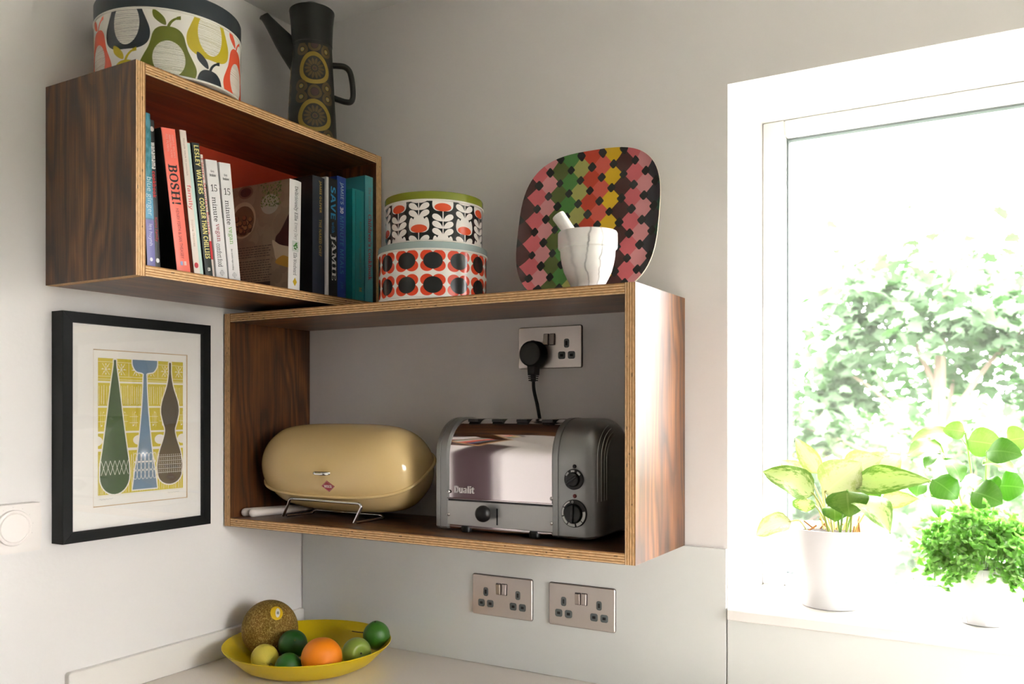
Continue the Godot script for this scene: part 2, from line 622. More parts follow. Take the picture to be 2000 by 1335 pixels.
# ---------------------------------------------------------------- walnut box shelves
func walnut_image(seed_: int) -> Image:         # grain along v, sides repeat
	var w := 320
	var h := 640
	var n1 := FastNoiseLite.new()
	n1.seed = seed_
	n1.frequency = 1.0
	n1.fractal_octaves = 3
	var n2 := FastNoiseLite.new()
	n2.seed = seed_ + 5
	n2.frequency = 1.0
	n2.fractal_octaves = 2
	var im := Image.create(w, h, false, Image.FORMAT_RGB8)
	var dark := Vector3(0.21, 0.112, 0.044)
	var mid := Vector3(0.405, 0.238, 0.104)
	var lite := Vector3(0.57, 0.375, 0.19)
	for y in h:
		var vy := float(y) / h
		for x in w:
			var vx := float(x) / w
			var warp := n1.get_noise_2d(vx * 2.0, vy * 0.9) * 0.9
			var rings := vx * 4.0 + warp * 2.2
			var figure := 0.5 + 0.5 * sin(rings * TAU * 1.3 + 2.5 * n1.get_noise_2d(vx * 5.0, vy * 0.8 + 40.0))
			var fine := n2.get_noise_2d(vx * 80.0, vy * 2.5)
			var pore := n2.get_noise_2d(vx * 200.0, vy * 7.0 + 90.0)
			var k := clampf(0.46 + 0.38 * (figure - 0.5) + 0.34 * fine + 0.34 * n1.get_noise_2d(vx * 3.0 + 9.0, vy * 0.9), 0.0, 1.0)
			var c := dark.lerp(mid, minf(1.0, k * 1.7)) if k < 0.59 else mid.lerp(lite, (k - 0.59) / 0.41)
			if pore > 0.25: c *= 1.0 - (pore - 0.25) * 0.7
			if figure < 0.1: c *= 0.86
			im.set_pixel(x, y, Color(c.x, c.y, c.z))
	return im


func ply_image() -> Image:                      # seven plies across v, the streaks run along u
	var w := 512
	var h := 72
	var im := Image.create(w, h, false, Image.FORMAT_RGB8)
	var n := FastNoiseLite.new()
	n.seed = 11
	n.frequency = 1.0
	var edges := [0.0, 0.045, 0.15, 0.27, 0.385, 0.50, 0.615, 0.73, 0.85, 0.955, 1.0]
	var cols := [rgb(112, 72, 46), rgb(234, 200, 154), rgb(180, 132, 84), rgb(230, 194, 146), rgb(174, 126, 80), rgb(232, 196, 148), rgb(176, 128, 82), rgb(228, 192, 144), rgb(182, 136, 88), rgb(112, 72, 46)]
	for x in w:
		for y in h:
			var v := (y + 0.5) / h + 0.008 * n.get_noise_2d(x * 0.03, 3.0)
			var k := 0
			while k < 9 and v > edges[k + 1]: k += 1
			var c: Color = cols[k]
			var s := 1.0 + 0.20 * n.get_noise_2d(x * 0.05, k * 17.0 + v * 8.0) + 0.14 * n.get_noise_2d(x * 0.6, v * 70.0)
			if absf(v - edges[k]) < 0.012: s *= 0.8
			if n.get_noise_2d(x * 0.021 + 300.0, k * 31.0) > 0.42 and k % 2 == 0: s *= 0.62
			im.set_pixel(x, y, Color(c.r * s, c.g * s, c.b * s))
	return im


func board(lo: Vector3, hi: Vector3, thick: int, grain: int, u0: float, veneer: Material, ply: Material) -> ArrayMesh:
	# thick: axis across the board, grain: axis of the grain; veneer on the two faces, bare plies on the edges
	var face := MB.new()
	var edge := MB.new()
	var ax := [Vector3.RIGHT, Vector3.UP, Vector3.BACK]
	var m := (lo + hi) / 2.0
	var h := (hi - lo) / 2.0
	for i in 3:
		for s in [1.0, -1.0]:
			var n: Vector3 = ax[i] * s
			var u: Vector3 = ax[(i + 1) % 3]
			var w: Vector3 = ax[(i + 2) % 3]
			if s < 0:
				var q := u; u = w; w = q
			var eu := u * u.dot(h)
			var ew := w * w.dot(h)
			var o := m + n * absf(n.dot(h))
			var corners := [o - eu - ew, o + eu - ew, o + eu + ew, o - eu + ew]
			var t := []
			for p in corners:
				if i == thick:
					var across := 3 - thick - grain
					t.append(Vector2((p[across] - lo[across]) / 0.34 + u0, (p[grain] - lo[grain]) / 0.72 + u0 * 1.7))
				else:
					var along := 3 - thick - i
					t.append(Vector2((p[along] - lo[along]) / 0.45 + u0 * 3.0, (p[thick] - lo[thick]) / (hi[thick] - lo[thick])))
			(face if i == thick else edge).quad(corners[0], corners[1], corners[2], corners[3], t[0], t[1], t[2], t[3])
	return mesh_of([[face, veneer], [edge, ply]], 20.0)


func build_shelves() -> void:
	var veneers := []
	for k in 2:
		var v := tex_mat(walnut_image(21 + k * 9), 0.4, 0.42)
		v.texture_repeat = true
		v.clearcoat_enabled = true
		v.clearcoat = 0.62
		v.clearcoat_roughness = 0.42
		veneers.append(v)
	var ply := tex_mat(ply_image(), 0.55, 0.3)
	# lower shelf: on the back wall, open at the back
	var L := 0.9733
	var H := 0.4694
	var D := 0.2485
	var T := 0.0192
	var s := thing("box_shelf", "larger walnut veneered box shelf, open at the back, holding bread bin and toaster", "shelf", Vector3(0.0046, 1.2008, 0.0014))
	part("side_panel", board(Vector3(0, 0, 0), Vector3(T, H, D), 0, 1, 0.13, veneers[0], ply), null, s)
	part("side_panel", board(Vector3(L - T, 0, 0), Vector3(L, H, D), 0, 1, 0.61, veneers[1], ply), null, s)
	part("top_panel", board(Vector3(T, H - T, 0), Vector3(L - T, H, D), 1, 0, 0.37, veneers[0], ply), null, s)
	part("bottom_panel", board(Vector3(T, 0, 0), Vector3(L - T, T, D), 1, 0, 0.83, veneers[1], ply), null, s)
	# upper shelf: on the left wall, its end against the back wall, with an orange back board
	L = 0.6476
	H = 0.3593
	D = 0.2523
	s = thing("box_shelf", "smaller walnut veneered box shelf on the left wall, filled with cookbooks", "shelf", Vector3(0.0005, 1.6835, 0.6566), PI / 2)
	part("side_panel", board(Vector3(0, 0, 0), Vector3(T, H, D), 0, 1, 0.29, veneers[1], ply), null, s)
	part("side_panel", board(Vector3(L - T, 0, 0), Vector3(L, H, D), 0, 1, 0.77, veneers[0], ply), null, s)
	part("top_panel", board(Vector3(T, H - T, 0), Vector3(L - T, H, D), 1, 0, 0.05, veneers[1], ply), null, s)
	part("bottom_panel", board(Vector3(T, 0, 0), Vector3(L - T, T, D), 1, 0, 0.47, veneers[0], ply), null, s)
	var mb := MB.new()
	box(mb, Vector3(T, T, 0.001), Vector3(L - T, H - T, 0.009))
	var b := part("back_panel", mb, mat(rgb(206, 66, 36), 0.55), s)
	b.set_meta("label", "orange red back board")


# ---------------------------------------------------------------- sockets, plug
func socket(called_at: Vector3, label: String, switched: Array) -> Node3D:      # position: top left of the plate on the wall face
	var W := 0.147
	var H := 0.0863
	var t := thing("double_socket", label, "socket", called_at, 0.0, "")
	var steel := mat(rgb(196, 188, 182), 0.34, 1.0)
	var dark := mat(rgb(92, 98, 98), 0.5)
	var hole := mat(rgb(14, 15, 15), 0.7)
	var mb := MB.new()
	prism(mb, rrect(W, H, 0.004, 4, W / 2, -H / 2), 0.0, 0.0045, 0.0014)
	part("face_plate", mb, steel, t)
	mb = MB.new()
	prism(mb, rrect(W + 0.001, H + 0.001, 0.0045, 4, W / 2, -H / 2), 0.0, 0.0012)
	part("gasket", mb, mat(rgb(60, 60, 58), 0.7), t)
	for k in 2:
		var sx: float = W / 2 + [-0.0072, 0.0072][k]
		mb = MB.new()
		prism(mb, rrect(0.0128, 0.0245, 0.0012, 3, sx, -0.027), 0.0042, 0.0049)
		part("switch_surround", mb, mat(rgb(40, 38, 36), 0.6), t)
		mb = MB.new()
		box(mb, Vector3(-0.0054, -0.0112, -0.003), Vector3(0.0054, 0.0112, 0.0036), 0.0008)
		var r := part("rocker_switch", mb, mat(rgb(176, 166, 158), 0.3, 1.0), t)
		r.position = Vector3(sx, -0.027, 0.0052)
		r.rotation.x = deg_to_rad([6.0, -6.0][1 if switched[k] else 0])
		var ox: float = W / 2 + [-0.0395, 0.0395][k]
		for p in [[0.0, -0.036, 0.0118, 0.0185, 0.0042, 0.0088], [-0.0111, -0.0605, 0.0165, 0.0155, 0.0068, 0.0052], [0.0111, -0.0605, 0.0165, 0.0155, 0.0068, 0.0052]]:
			mb = MB.new()
			prism(mb, rrect(p[2], p[3], 0.0042, 5, ox + p[0], p[1]), 0.0040, 0.0049, 0.0003)
			var pin := part("pin_inlet", mb, dark, t)
			mb = MB.new()
			box(mb, Vector3(ox + p[0] - p[4] / 2, p[1] - p[5] / 2, 0.0047), Vector3(ox + p[0] + p[4] / 2, p[1] + p[5] / 2, 0.0052))
			part("pin_hole", mb, hole, pin)
	return t


func build_sockets() -> void:
	socket(Vector3(0.6155, 1.6302, 0.0), "steel double socket inside the box shelf, with the black plug in it", [true, true])
	socket(Vector3(0.5043, 1.1038, 0.0063), "left one of two steel double sockets on the glass splashback under the box shelf", [false, true])
	socket(Vector3(0.6909, 1.1037, 0.0063), "right one of two steel double sockets on the glass splashback, nearer the window", [false, true])
	var black := mat(rgb(20, 20, 20), 0.5)
	var t := thing("power_plug", "round black mains plug with its cable hanging down behind the toaster", "plug", Vector3(0.6595, 1.5735, 0.0))
	var mb := MB.new()
	var tilt := Transform3D(Basis(Vector3.RIGHT, PI / 2), Vector3(0, 0, 0))
	lathe(mb, [Vector2(0, 0.0056), Vector2(0.0262, 0.0056), Vector2(0.0272, 0.009), Vector2(0.0272, 0.024), Vector2(0.0262, 0.032), Vector2(0.0235, 0.0352), Vector2(0.012, 0.0365), Vector2(0, 0.0368)], 40, tilt)
	part("plug_body", mb, black, t)
	mb = MB.new()
	prism(mb, PackedVector2Array([Vector2(-0.0105, -0.02), Vector2(-0.0085, -0.044), Vector2(0.0085, -0.044), Vector2(0.0105, -0.02)]), 0.010, 0.030, 0.002)
	for k in 3:
		box(mb, Vector3(-0.0088 + 0.0006 * k, -0.0475 - 0.0042 * k, 0.0125), Vector3(0.0088 - 0.0006 * k, -0.0453 - 0.0042 * k, 0.0275), 0.0006)
	tube(mb, [Vector3(0, -0.04, 0.02), Vector3(0, -0.057, 0.02)], 0.0055, 12)
	part("strain_relief", mb, black, t)
	mb = MB.new()
	var path := smooth_path([Vector3(0, -0.05, 0.02), Vector3(0.0005, -0.075, 0.018), Vector3(0.006, -0.105, 0.014), Vector3(0.0135, -0.15, 0.0115), Vector3(0.021, -0.2, 0.0105), Vector3(0.026, -0.26, 0.0095), Vector3(0.03, -0.31, 0.0095), Vector3(0.036, -0.346, 0.0095)], 5)
	tube(mb, path, 0.0036, 10)
	part("cable", mb, black, t)


# ---------------------------------------------------------------- framed print on the left wall
func print_image() -> Image:
	var W := 640
	var H := 884
	var im := Image.create(W, H, false, Image.FORMAT_RGB8)
	var paper := rgb(236, 231, 222)
	var yel := rgb(204, 184, 24)
	var grn := rgb(58, 84, 36)
	var blu := rgb(104, 132, 156)
	var brn := rgb(74, 60, 30)
	im.fill(paper)
	var f := func(x, y): return Vector2(x * W, y * H)       # in fractions of the printed sheet
	var r := RandomNumberGenerator.new()
	r.seed = 5
	var rect := func(x0, y0, x1, y1, c): fill(im, PackedVector2Array([f.call(x0, y0), f.call(x1, y0), f.call(x1, y1), f.call(x0, y1)]), c)
	# yellow bands with carved white lines
	rect.call(0.0, 0.0, 1.0, 0.165, yel)
	rect.call(0.0, 0.18, 1.0, 0.345, yel)
	rect.call(0.0, 0.36, 1.0, 0.53, yel)
	rect.call(0.0, 0.545, 1.0, 0.655, yel)
	rect.call(0.0, 0.675, 1.0, 0.99, yel)
	for yy in [0.025, 0.13, 0.152]: stroke(im, PackedVector2Array([f.call(0.0, yy), f.call(1.0, yy + 0.006)]), 3, paper)
	for k in 6:
		var cx := 0.085 + 0.172 * k
		for d in [[-1, -1], [1, -1], [0, -1]]:
			stroke(im, PackedVector2Array([f.call(cx + 0.04 * d[0], 0.078 + 0.042 * d[1]), f.call(cx - 0.04 * d[0], 0.078 - 0.042 * d[1])]), 3.5, paper)
		stroke(im, PackedVector2Array([f.call(cx - 0.055, 0.08), f.call(cx + 0.055, 0.08)]), 2.5, paper)
		for d in [[-0.035, 0.0], [0.035, 0.0], [0.0, -0.05], [0.0, 0.05], [0.02, -0.03], [-0.02, 0.03]]: oval(im, f.call(cx + d[0], 0.078 + d[1] * 0.7), 5, 5, paper, 0.0, 10)
		rect.call(cx + 0.082, 0.028, cx + 0.086, 0.128, paper)
	var x := 0.012
	while x < 1.0:
		var w := r.randf_range(2.0, 4.5)
		stroke(im, PackedVector2Array([f.call(x, 0.192 + r.randf() * 0.01), f.call(x + r.randf_range(-0.004, 0.004), 0.325 + r.randf() * 0.015)]), w, paper)
		x += r.randf_range(0.016, 0.03)
	for k in 9:
		var cx := 0.03 + 0.118 * k
		for j in 3: stroke(im, PackedVector2Array([f.call(cx + 0.02 * j, 0.385 + 0.012 * ((j + k) % 3)), f.call(cx + 0.02 * j, 0.5 - 0.01 * (j % 2))]), 2.5, paper)
		for j in 2: stroke(im, PackedVector2Array([f.call(cx - 0.035, 0.415 + 0.045 * j + 0.01 * (k % 2)), f.call(cx + 0.065, 0.415 + 0.045 * j + 0.01 * (k % 2))]), 2.5, paper)
		oval(im, f.call(cx + 0.01, 0.49), 5, 5, paper, 0.0, 10)
		oval(im, f.call(cx + 0.03, 0.393), 4, 4, paper, 0.0, 10)
	for c in [[-0.02, 0.07], [0.46, 0.07], [0.25, 0.05], [0.71, 0.065], [0.99, 0.06]]: oval(im, f.call(c[0], 0.6), c[1] * W, 0.037 * H, paper)
	x = 0.012
	while x < 1.0:
		stroke(im, PackedVector2Array([f.call(x, 0.69 + r.randf() * 0.02), f.call(x + r.randf_range(-0.006, 0.006), 0.985)]), r.randf_range(2.0, 4.0), paper)
		x += r.randf_range(0.018, 0.034)
	# three vessels, each with a carved white margin
	var vessel := func(right: Array, cx: float, c: Color, top: float, bottom: float, rounded: bool):       # right: [half width, y] pairs
		var a := PackedVector2Array()
		for p in right: a.append(f.call(cx + p[0], p[1]))
		var b := PackedVector2Array()
		for k in right.size(): b.append(f.call(cx - right[right.size() - 1 - k][0], right[right.size() - 1 - k][1]))
		var o := curve(a, 5)
		if rounded:
			var m: float = right[-1][0]
			for k in range(1, 14): o.append(f.call(cx + cos(PI * k / 14.0) * m, right[-1][1] + sin(PI * k / 14.0) * (bottom - right[-1][1])))
		o.append_array(curve(b, 5))
		var big := PackedVector2Array()
		var outs := Geometry2D.offset_polygon(o, 9.0, Geometry2D.JOIN_ROUND)
		for q in outs: fill(im, q, paper)
		fill(im, o, c)
	vessel.call([[0.012, 0.01], [0.014, 0.05], [0.045, 0.2], [0.085, 0.42], [0.125, 0.62], [0.155, 0.76], [0.163, 0.86]], 0.185, grn, 0.0, 0.99, true)
	vessel.call([[0.145, 0.0], [0.14, 0.045], [0.10, 0.085], [0.022, 0.1], [0.018, 0.14], [0.03, 0.32], [0.055, 0.52], [0.085, 0.7], [0.11, 0.8], [0.145, 0.97]], 0.53, blu, 0.0, 0.97, false)
	vessel.call([[0.012, 0.01], [0.014, 0.1], [0.04, 0.2], [0.095, 0.31], [0.11, 0.39], [0.085, 0.47], [0.06, 0.53], [0.08, 0.6], [0.13, 0.7], [0.155, 0.8], [0.148, 0.86]], 0.835, brn, 0.0, 0.95, true)
	for k in 6:                                              # lozenge net on the green one
		var a := 0.035 + 0.05 * k
		stroke(im, PackedVector2Array([f.call(a, 0.745), f.call(a + 0.05, 0.85)]), 3.5, paper)
		stroke(im, PackedVector2Array([f.call(a + 0.05, 0.745), f.call(a, 0.85)]), 3.5, paper)
	for k in 6:                                              # rings on the blue one
		for j in 3:
			var p := PackedVector2Array()
			for i in 25: p.append(f.call(0.415 + 0.046 * k + cos(TAU * i / 24.0) * 0.022, 0.735 + 0.062 * j + sin(TAU * i / 24.0) * 0.036))
			stroke(im, p, 3.5, paper)
	stroke(im, PackedVector2Array([f.call(0.41, 0.765), f.call(0.65, 0.765)]), 3, paper)
	for j in 5:                                              # beaded rows on the brown one
		var yy := 0.722 + 0.03 * j
		stroke(im, PackedVector2Array([f.call(0.69, yy + 0.015), f.call(0.98, yy + 0.015)]), 3, paper)
		for k in 12:
			oval(im, f.call(0.70 + 0.0252 * k, yy), 3.4, 3.4, paper, 0.0, 8)
			stroke(im, PackedVector2Array([f.call(0.70 + 0.0252 * k, yy), f.call(0.70 + 0.0252 * k, yy + 0.024)]), 2.2, paper)
	return half(im)


func build_frame() -> void:
	var W := 0.3328
	var H := 0.4233
	var D := 0.0334
	var B := 0.0196
	# local axes: x along the wall towards the corner, y up, z into the room
	var t := thing("picture_frame", "black framed print of three patterned vases hanging on the left wall", "picture", Vector3(0.0008, 1.2146, 0.6454), PI / 2)
	var black := mat(rgb(14, 17, 18), 0.5, 0.0, 0.35)
	for side in 4:
		var mb := MB.new()
		var o := [Vector2(0, 0), Vector2(W, 0), Vector2(W, H), Vector2(0, H)]
		var i := [Vector2(B, B), Vector2(W - B, B), Vector2(W - B, H - B), Vector2(B, H - B)]
		var k := (side + 1) % 4
		prism(mb, PackedVector2Array([o[side], o[k], i[k], i[side]]), 0.0, D, 0.0006)
		part("frame_rail", mb, black, t)
	var mount := mat(rgb(236, 233, 228), 0.8)
	# print area measured in the photograph
	var px0 := 0.0770
	var px1 := 0.2700
	var py0 := 0.0790
	var py1 := 0.3420
	var wx0 := 0.0660
	var wx1 := 0.2800
	var wy0 := 0.0600
	var wy1 := 0.3580
	var zg := 0.0240
	for q in [[B - 0.003, B - 0.003, W - B + 0.003, wy0], [B - 0.003, wy1, W - B + 0.003, H - B + 0.003], [B - 0.003, wy0, wx0, wy1], [wx1, wy0, W - B + 0.003, wy1]]:
		var mb := MB.new()
		box(mb, Vector3(q[0], q[1], zg - 0.002), Vector3(q[2], q[3], zg))
		part("mount_board", mb, mount, t)
	var mb := MB.new()                      # cream bevel of the mount's opening
	var zb := zg - 0.0018
	var e := 0.0016
	mb.quad(Vector3(wx0, wy0, zg), Vector3(wx1, wy0, zg), Vector3(wx1 - e, wy0 + e, zb), Vector3(wx0 + e, wy0 + e, zb))
	mb.quad(Vector3(wx1, wy0, zg), Vector3(wx1, wy1, zg), Vector3(wx1 - e, wy1 - e, zb), Vector3(wx1 - e, wy0 + e, zb))
	mb.quad(Vector3(wx1, wy1, zg), Vector3(wx0, wy1, zg), Vector3(wx0 + e, wy1 - e, zb), Vector3(wx1 - e, wy1 - e, zb))
	mb.quad(Vector3(wx0, wy1, zg), Vector3(wx0, wy0, zg), Vector3(wx0 + e, wy0 + e, zb), Vector3(wx0 + e, wy1 - e, zb))
	part("mount_bevel", mb, mat(rgb(206, 178, 142), 0.8), t)
	mb = MB.new()
	box(mb, Vector3(B, B, zg - 0.0035), Vector3(W - B, H - B, zg - 0.0021))
	part("paper", mb, mat(rgb(240, 237, 230), 0.8), t)
	mb = MB.new()
	mb.quad(Vector3(px0, py0, zg - 0.0019), Vector3(px1, py0, zg - 0.0019), Vector3(px1, py1, zg - 0.0019), Vector3(px0, py1, zg - 0.0019), Vector2(0, 1), Vector2(1, 1), Vector2(1, 0), Vector2(0, 0))
	part("print", mb, tex_mat(print_image(), 0.8, 0.3), t)
	for q in [[0.08, 0.0735], [0.232, 0.0745]]:
		mb = MB.new()
		var p := []
		for k in 14: p.append(Vector3(q[0] + 0.0022 * k, q[1] + 0.0016 * sin(k * 2.1) * (0.4 + 0.6 * absf(sin(k * 0.9))), zg - 0.0018))
		tube(mb, p, 0.00022, 4)
		part("pencil_mark", mb, mat(rgb(150, 150, 148), 0.8), t)
	mb = MB.new()
	box(mb, Vector3(B, B, zg + 0.001), Vector3(W - B, H - B, zg + 0.0028))
	part("glass", mb, pane_glass(), t)
	mb = MB.new()
	box(mb, Vector3(0.001, 0.001, 0.0003), Vector3(W - 0.001, H - 0.001, 0.004))
	part("backing", mb, mat(rgb(120, 100, 80), 0.8), t)


func build_thermostat() -> void:
	var t := thing("thermostat", "white square room thermostat with a round dial on the left wall beside the picture", "thermostat", Vector3(0.0005, 1.2085, 0.7655), PI / 2)
	var white := mat(rgb(232, 226, 221), 0.45)
	var mb := MB.new()
	var p := PackedVector2Array()           # slightly bowed right and left edges
	for q in curve(PackedVector2Array([Vector2(0.084, 0.002), Vector2(0.0868, 0.044), Vector2(0.084, 0.086)]), 6): p.append(q)
	for q in curve(PackedVector2Array([Vector2(0.002, 0.086), Vector2(-0.001, 0.044), Vector2(0.002, 0.002)]), 6): p.append(q)
	prism(mb, p, 0.0, 0.024, 0.0025)
	part("housing", mb, white, t)
	mb = MB.new()
	var tilt := Transform3D(Basis(Vector3.RIGHT, PI / 2), Vector3(0.036, 0.046, 0.0))
	lathe(mb, [Vector2(0.031, 0.0238), Vector2(0.031, 0.027), Vector2(0.030, 0.029), Vector2(0.0275, 0.0295), Vector2(0.0262, 0.0288), Vector2(0.0255, 0.0288), Vector2(0.024, 0.0305), Vector2(0.0, 0.031)], 48, tilt)
	part("dial", mb, mat(rgb(236, 229, 224), 0.4), t)
	mb = MB.new()
	for k in 9:
		var a := deg_to_rad(-20.0 + 27.5 * k)
		var c := Vector3(0.036 + cos(a) * 0.0355, 0.046 + sin(a) * 0.0355, 0.0238)
		box(mb, c - Vector3(0.0006, 0.0006, 0.0), c + Vector3(0.0006, 0.0006, 0.0005))
	part("scale_marks", mb, mat(rgb(206, 200, 196), 0.5), t)


# ---------------------------------------------------------------- storage tins
func facing(p: Vector3) -> float:               # turn so that local +z looks to the camera
	return atan2(CAM.x - p.x, CAM.z - p.z)


func pear_image() -> Image:
	var W := 4096
	var H := 960
	var im := Image.create(W, H, false, Image.FORMAT_RGB8)
	var paper := rgb(236, 232, 222)
	im.fill(paper)
	var olive := rgb(104, 112, 30)
	var gold := rgb(196, 176, 38)
	var coral := rgb(232, 84, 52)
	var ink := rgb(38, 46, 54)
	var r := RandomNumberGenerator.new()
	r.seed = 3
	var px := float(W) / TAU / 0.1285            # pixels per metre round the tin
	var py := float(H) / 0.1175
	var shape := func(c: Vector2, up: float, col: Color, h: float, wd: float):
		var body := PackedVector2Array()
		for q in [[0.0, 1.0], [0.13, 0.985], [0.22, 0.93], [0.27, 0.85], [0.30, 0.74], [0.345, 0.60], [0.42, 0.46], [0.485, 0.33], [0.50, 0.22], [0.46, 0.11], [0.35, 0.035], [0.18, 0.0]]: body.append(Vector2(q[0], q[1]))
		var o := PackedVector2Array()
		for q in body: o.append(c + Vector2(q.x * wd * px, -up * q.y * h * py))
		for k in body.size() - 1:
			var q := body[body.size() - 1 - k]
			o.append(c + Vector2(-q.x * wd * px, -up * q.y * h * py))
		fill(im, curve(o, 4, true), col)
		var oc := c + Vector2(0.01 * wd * px, -up * 0.40 * h * py)
		var rx := 0.285 * wd * px
		var ry := 0.335 * h * py
		oval(im, oc, rx, ry, paper)
		var lc := col.darkened(0.35)
		var y := -0.94
		while y < 0.95:
			var s := sqrt(1.0 - y * y) * rx
			var b := r.randf_range(-8.0, 8.0)
			stroke(im, PackedVector2Array([oc + Vector2(-s, y * ry + b * 0.5), oc + Vector2(0, y * ry + b * 0.3), oc + Vector2(s, y * ry - b * 0.5)]), r.randf_range(2.0, 4.6), lc)
			y += r.randf_range(0.05, 0.085)
		# leaf and stalk
		var tip := c + Vector2(0, -up * h * 1.0 * py)
		var lf := curve(PackedVector2Array([tip + Vector2(-0.004 * px, -up * 0.002 * py), tip + Vector2(-0.006 * px, -up * 0.014 * py), tip + Vector2(-0.017 * px, -up * 0.025 * py), tip + Vector2(-0.0255 * px, -up * 0.0275 * py), tip + Vector2(-0.0245 * px, -up * 0.015 * py), tip + Vector2(-0.014 * px, -up * 0.005 * py)]), 5, true)
		fill(im, lf, col)
		stroke(im, curve(PackedVector2Array([tip, tip + Vector2(0.004 * px, -up * 0.008 * py), tip + Vector2(0.011 * px, -up * 0.015 * py), tip + Vector2(0.0195 * px, -up * 0.019 * py)]), 5), 0.0048 * px, col)
		fill(im, PackedVector2Array([tip + Vector2(0.013 * px, -up * 0.014 * py), tip + Vector2(0.0205 * px, -up * 0.0155 * py), tip + Vector2(0.0205 * px, -up * 0.0225 * py), tip + Vector2(0.0135 * px, -up * 0.0195 * py)]), col)
	var step := W * 33.0 / 360.0
	var mid := W / 2.0 - 8.0
	var ups := [coral, olive, coral, olive, gold, coral]
	for k in range(-5, 6):
		var x := mid + step * k
		if k % 2 == 0:
			shape.call(Vector2(x, 0.128 * py), 1.0, {0: olive, 2: coral, -2: coral, 4: ink, -4: ink}.get(k, gold), 0.098 if k == 0 else 0.102, 0.096 if k == 0 else 0.088)
		else:
			shape.call(Vector2(x, 0.073 * py), 1.0, {1: gold, -1: ink, 3: olive, -3: gold}.get(k, coral), 0.118, 0.088)
			shape.call(Vector2(x, 0.205 * py), 1.0, {1: ink, -1: gold, 3: ink, -3: coral}.get(k, olive), 0.112, 0.088)
	return half(im)


func tulip_image() -> Image:
	var W := 4096
	var H := 640
	var im := Image.create(W, H, false, Image.FORMAT_RGB8)
	im.fill(rgb(30, 34, 34))
	var white := rgb(238, 232, 226)
	var red := rgb(224, 82, 46)
	var s := float(W) / 13.0
	var py := float(H) / 0.084
	for k in 13:
		var x := (k + 0.5) * s + 114.0
		var off: float = [-0.015, 0.023][(k + 1) % 2]
		stroke(im, PackedVector2Array([Vector2(x, 0), Vector2(x, H)]), 13, white)
		for rep in [-1, 0, 1, 2]:
			var y0: float = (rep * 0.082 + off - 0.034) * py         # top of a tulip
			var hw := s * 0.45
			var hh := 0.034 * py
			# three pairs of leaves below the tulip
			for j in 3:
				for d in [-1.0, 1.0]:
					var root := Vector2(x + d * 6, y0 + hh + (0.0205 + 0.0148 * j) * py)
					var tip := root + Vector2(d * s * 0.43, -0.0135 * py)
					var lf := curve(PackedVector2Array([root, root + Vector2(d * s * 0.07, -0.0085 * py), root + Vector2(d * s * 0.21, -0.0142 * py), root + Vector2(d * s * 0.36, -0.0148 * py), root + Vector2(d * s * 0.425, -0.0105 * py), root + Vector2(d * s * 0.38, -0.0052 * py), root + Vector2(d * s * 0.21, -0.0006 * py)]), 5, true)
					fill(im, lf, white)
			var t := PackedVector2Array()
			var edge := [[0.0, 0.0], [0.19, 0.075], [0.27, 0.035], [0.44, 0.07], [0.53, 0.19], [0.66, 0.09], [0.80, 0.10], [0.91, 0.26], [0.98, 0.55], [0.90, 0.82], [0.62, 0.97], [0.2, 1.0]]
			for q in edge: t.append(Vector2(x + hw * q[0], y0 + hh * q[1]))
			for q in edge.size() - 1: t.append(Vector2(x - hw * edge[edge.size() - 1 - q][0], y0 + hh * edge[edge.size() - 1 - q][1]))
			fill(im, curve(t, 4, true), white)
			oval(im, Vector2(x, y0 + hh * 0.76), hw * 0.78, hh * 0.25, red)
	return half(im)


func rosette_image() -> Image:
	var W := 4096
	var H := 640
	var im := Image.create(W, H, false, Image.FORMAT_RGB8)
	im.fill(rgb(238, 232, 224))
	var red := rgb(222, 72, 44)
	var ink := rgb(34, 36, 36)
	var s := float(W) / 13.0
	for k in 13:
		for j in 2:
			var c := Vector2((k + 0.5) * s, H * (0.235 + 0.5 * j))
			var ky := (H * 0.24) / (s * 0.5)
			for d in [[-1, -1], [1, -1], [-1, 1], [1, 1]]: oval(im, c + Vector2(d[0] * s * 0.215, d[1] * s * 0.215 * ky), s * 0.25, s * 0.25 * ky, red)
			oval(im, c, s * 0.355, s * 0.36 * ky, ink)
	return half(im)


func tin(called: String, label: String, at: Vector3, R: float, hb: float, lid_h: float, lid_r: float, art: Material, lid: Material, lid_inset := 0.0) -> Node3D:
	var t := thing(called, label, "storage tin", at, facing(at))
	var mb := MB.new()
	lathe(mb, [Vector2(R - 0.0016, 0.0025), Vector2(R, 0.0042), Vector2(R, hb)], 96)
	part("printed_side", mb, art, t)
	mb = MB.new()
	lathe(mb, [Vector2(0, 0.003), Vector2(R - 0.006, 0.003), Vector2(R - 0.004, 0.0), Vector2(R + 0.0006, 0.0), Vector2(R + 0.0010, 0.0016), Vector2(R + 0.0002, 0.0034)], 96)
	part("base_rim", mb, mat(rgb(226, 222, 214), 0.3), t)
	mb = MB.new()                          # rolled white bead under the lid
	lathe(mb, [Vector2(R, hb - 0.0022), Vector2(lid_r + 0.0006, hb - 0.0016), Vector2(lid_r + 0.0011, hb), Vector2(lid_r + 0.0006, hb + 0.0014), Vector2(R, hb + 0.0016)], 96)
	part("lid_bead", mb, mat(rgb(226, 222, 212), 0.3), t)
	mb = MB.new()
	lathe(mb, [Vector2(lid_r, hb + 0.0012), Vector2(lid_r, hb + lid_h - 0.003), Vector2(lid_r - 0.001, hb + lid_h - 0.0008), Vector2(lid_r - 0.003, hb + lid_h), Vector2(lid_r - 0.006, hb + lid_h - 0.0002), Vector2(0, hb + lid_h)], 96)
	part("lid", mb, lid, t)
	return t


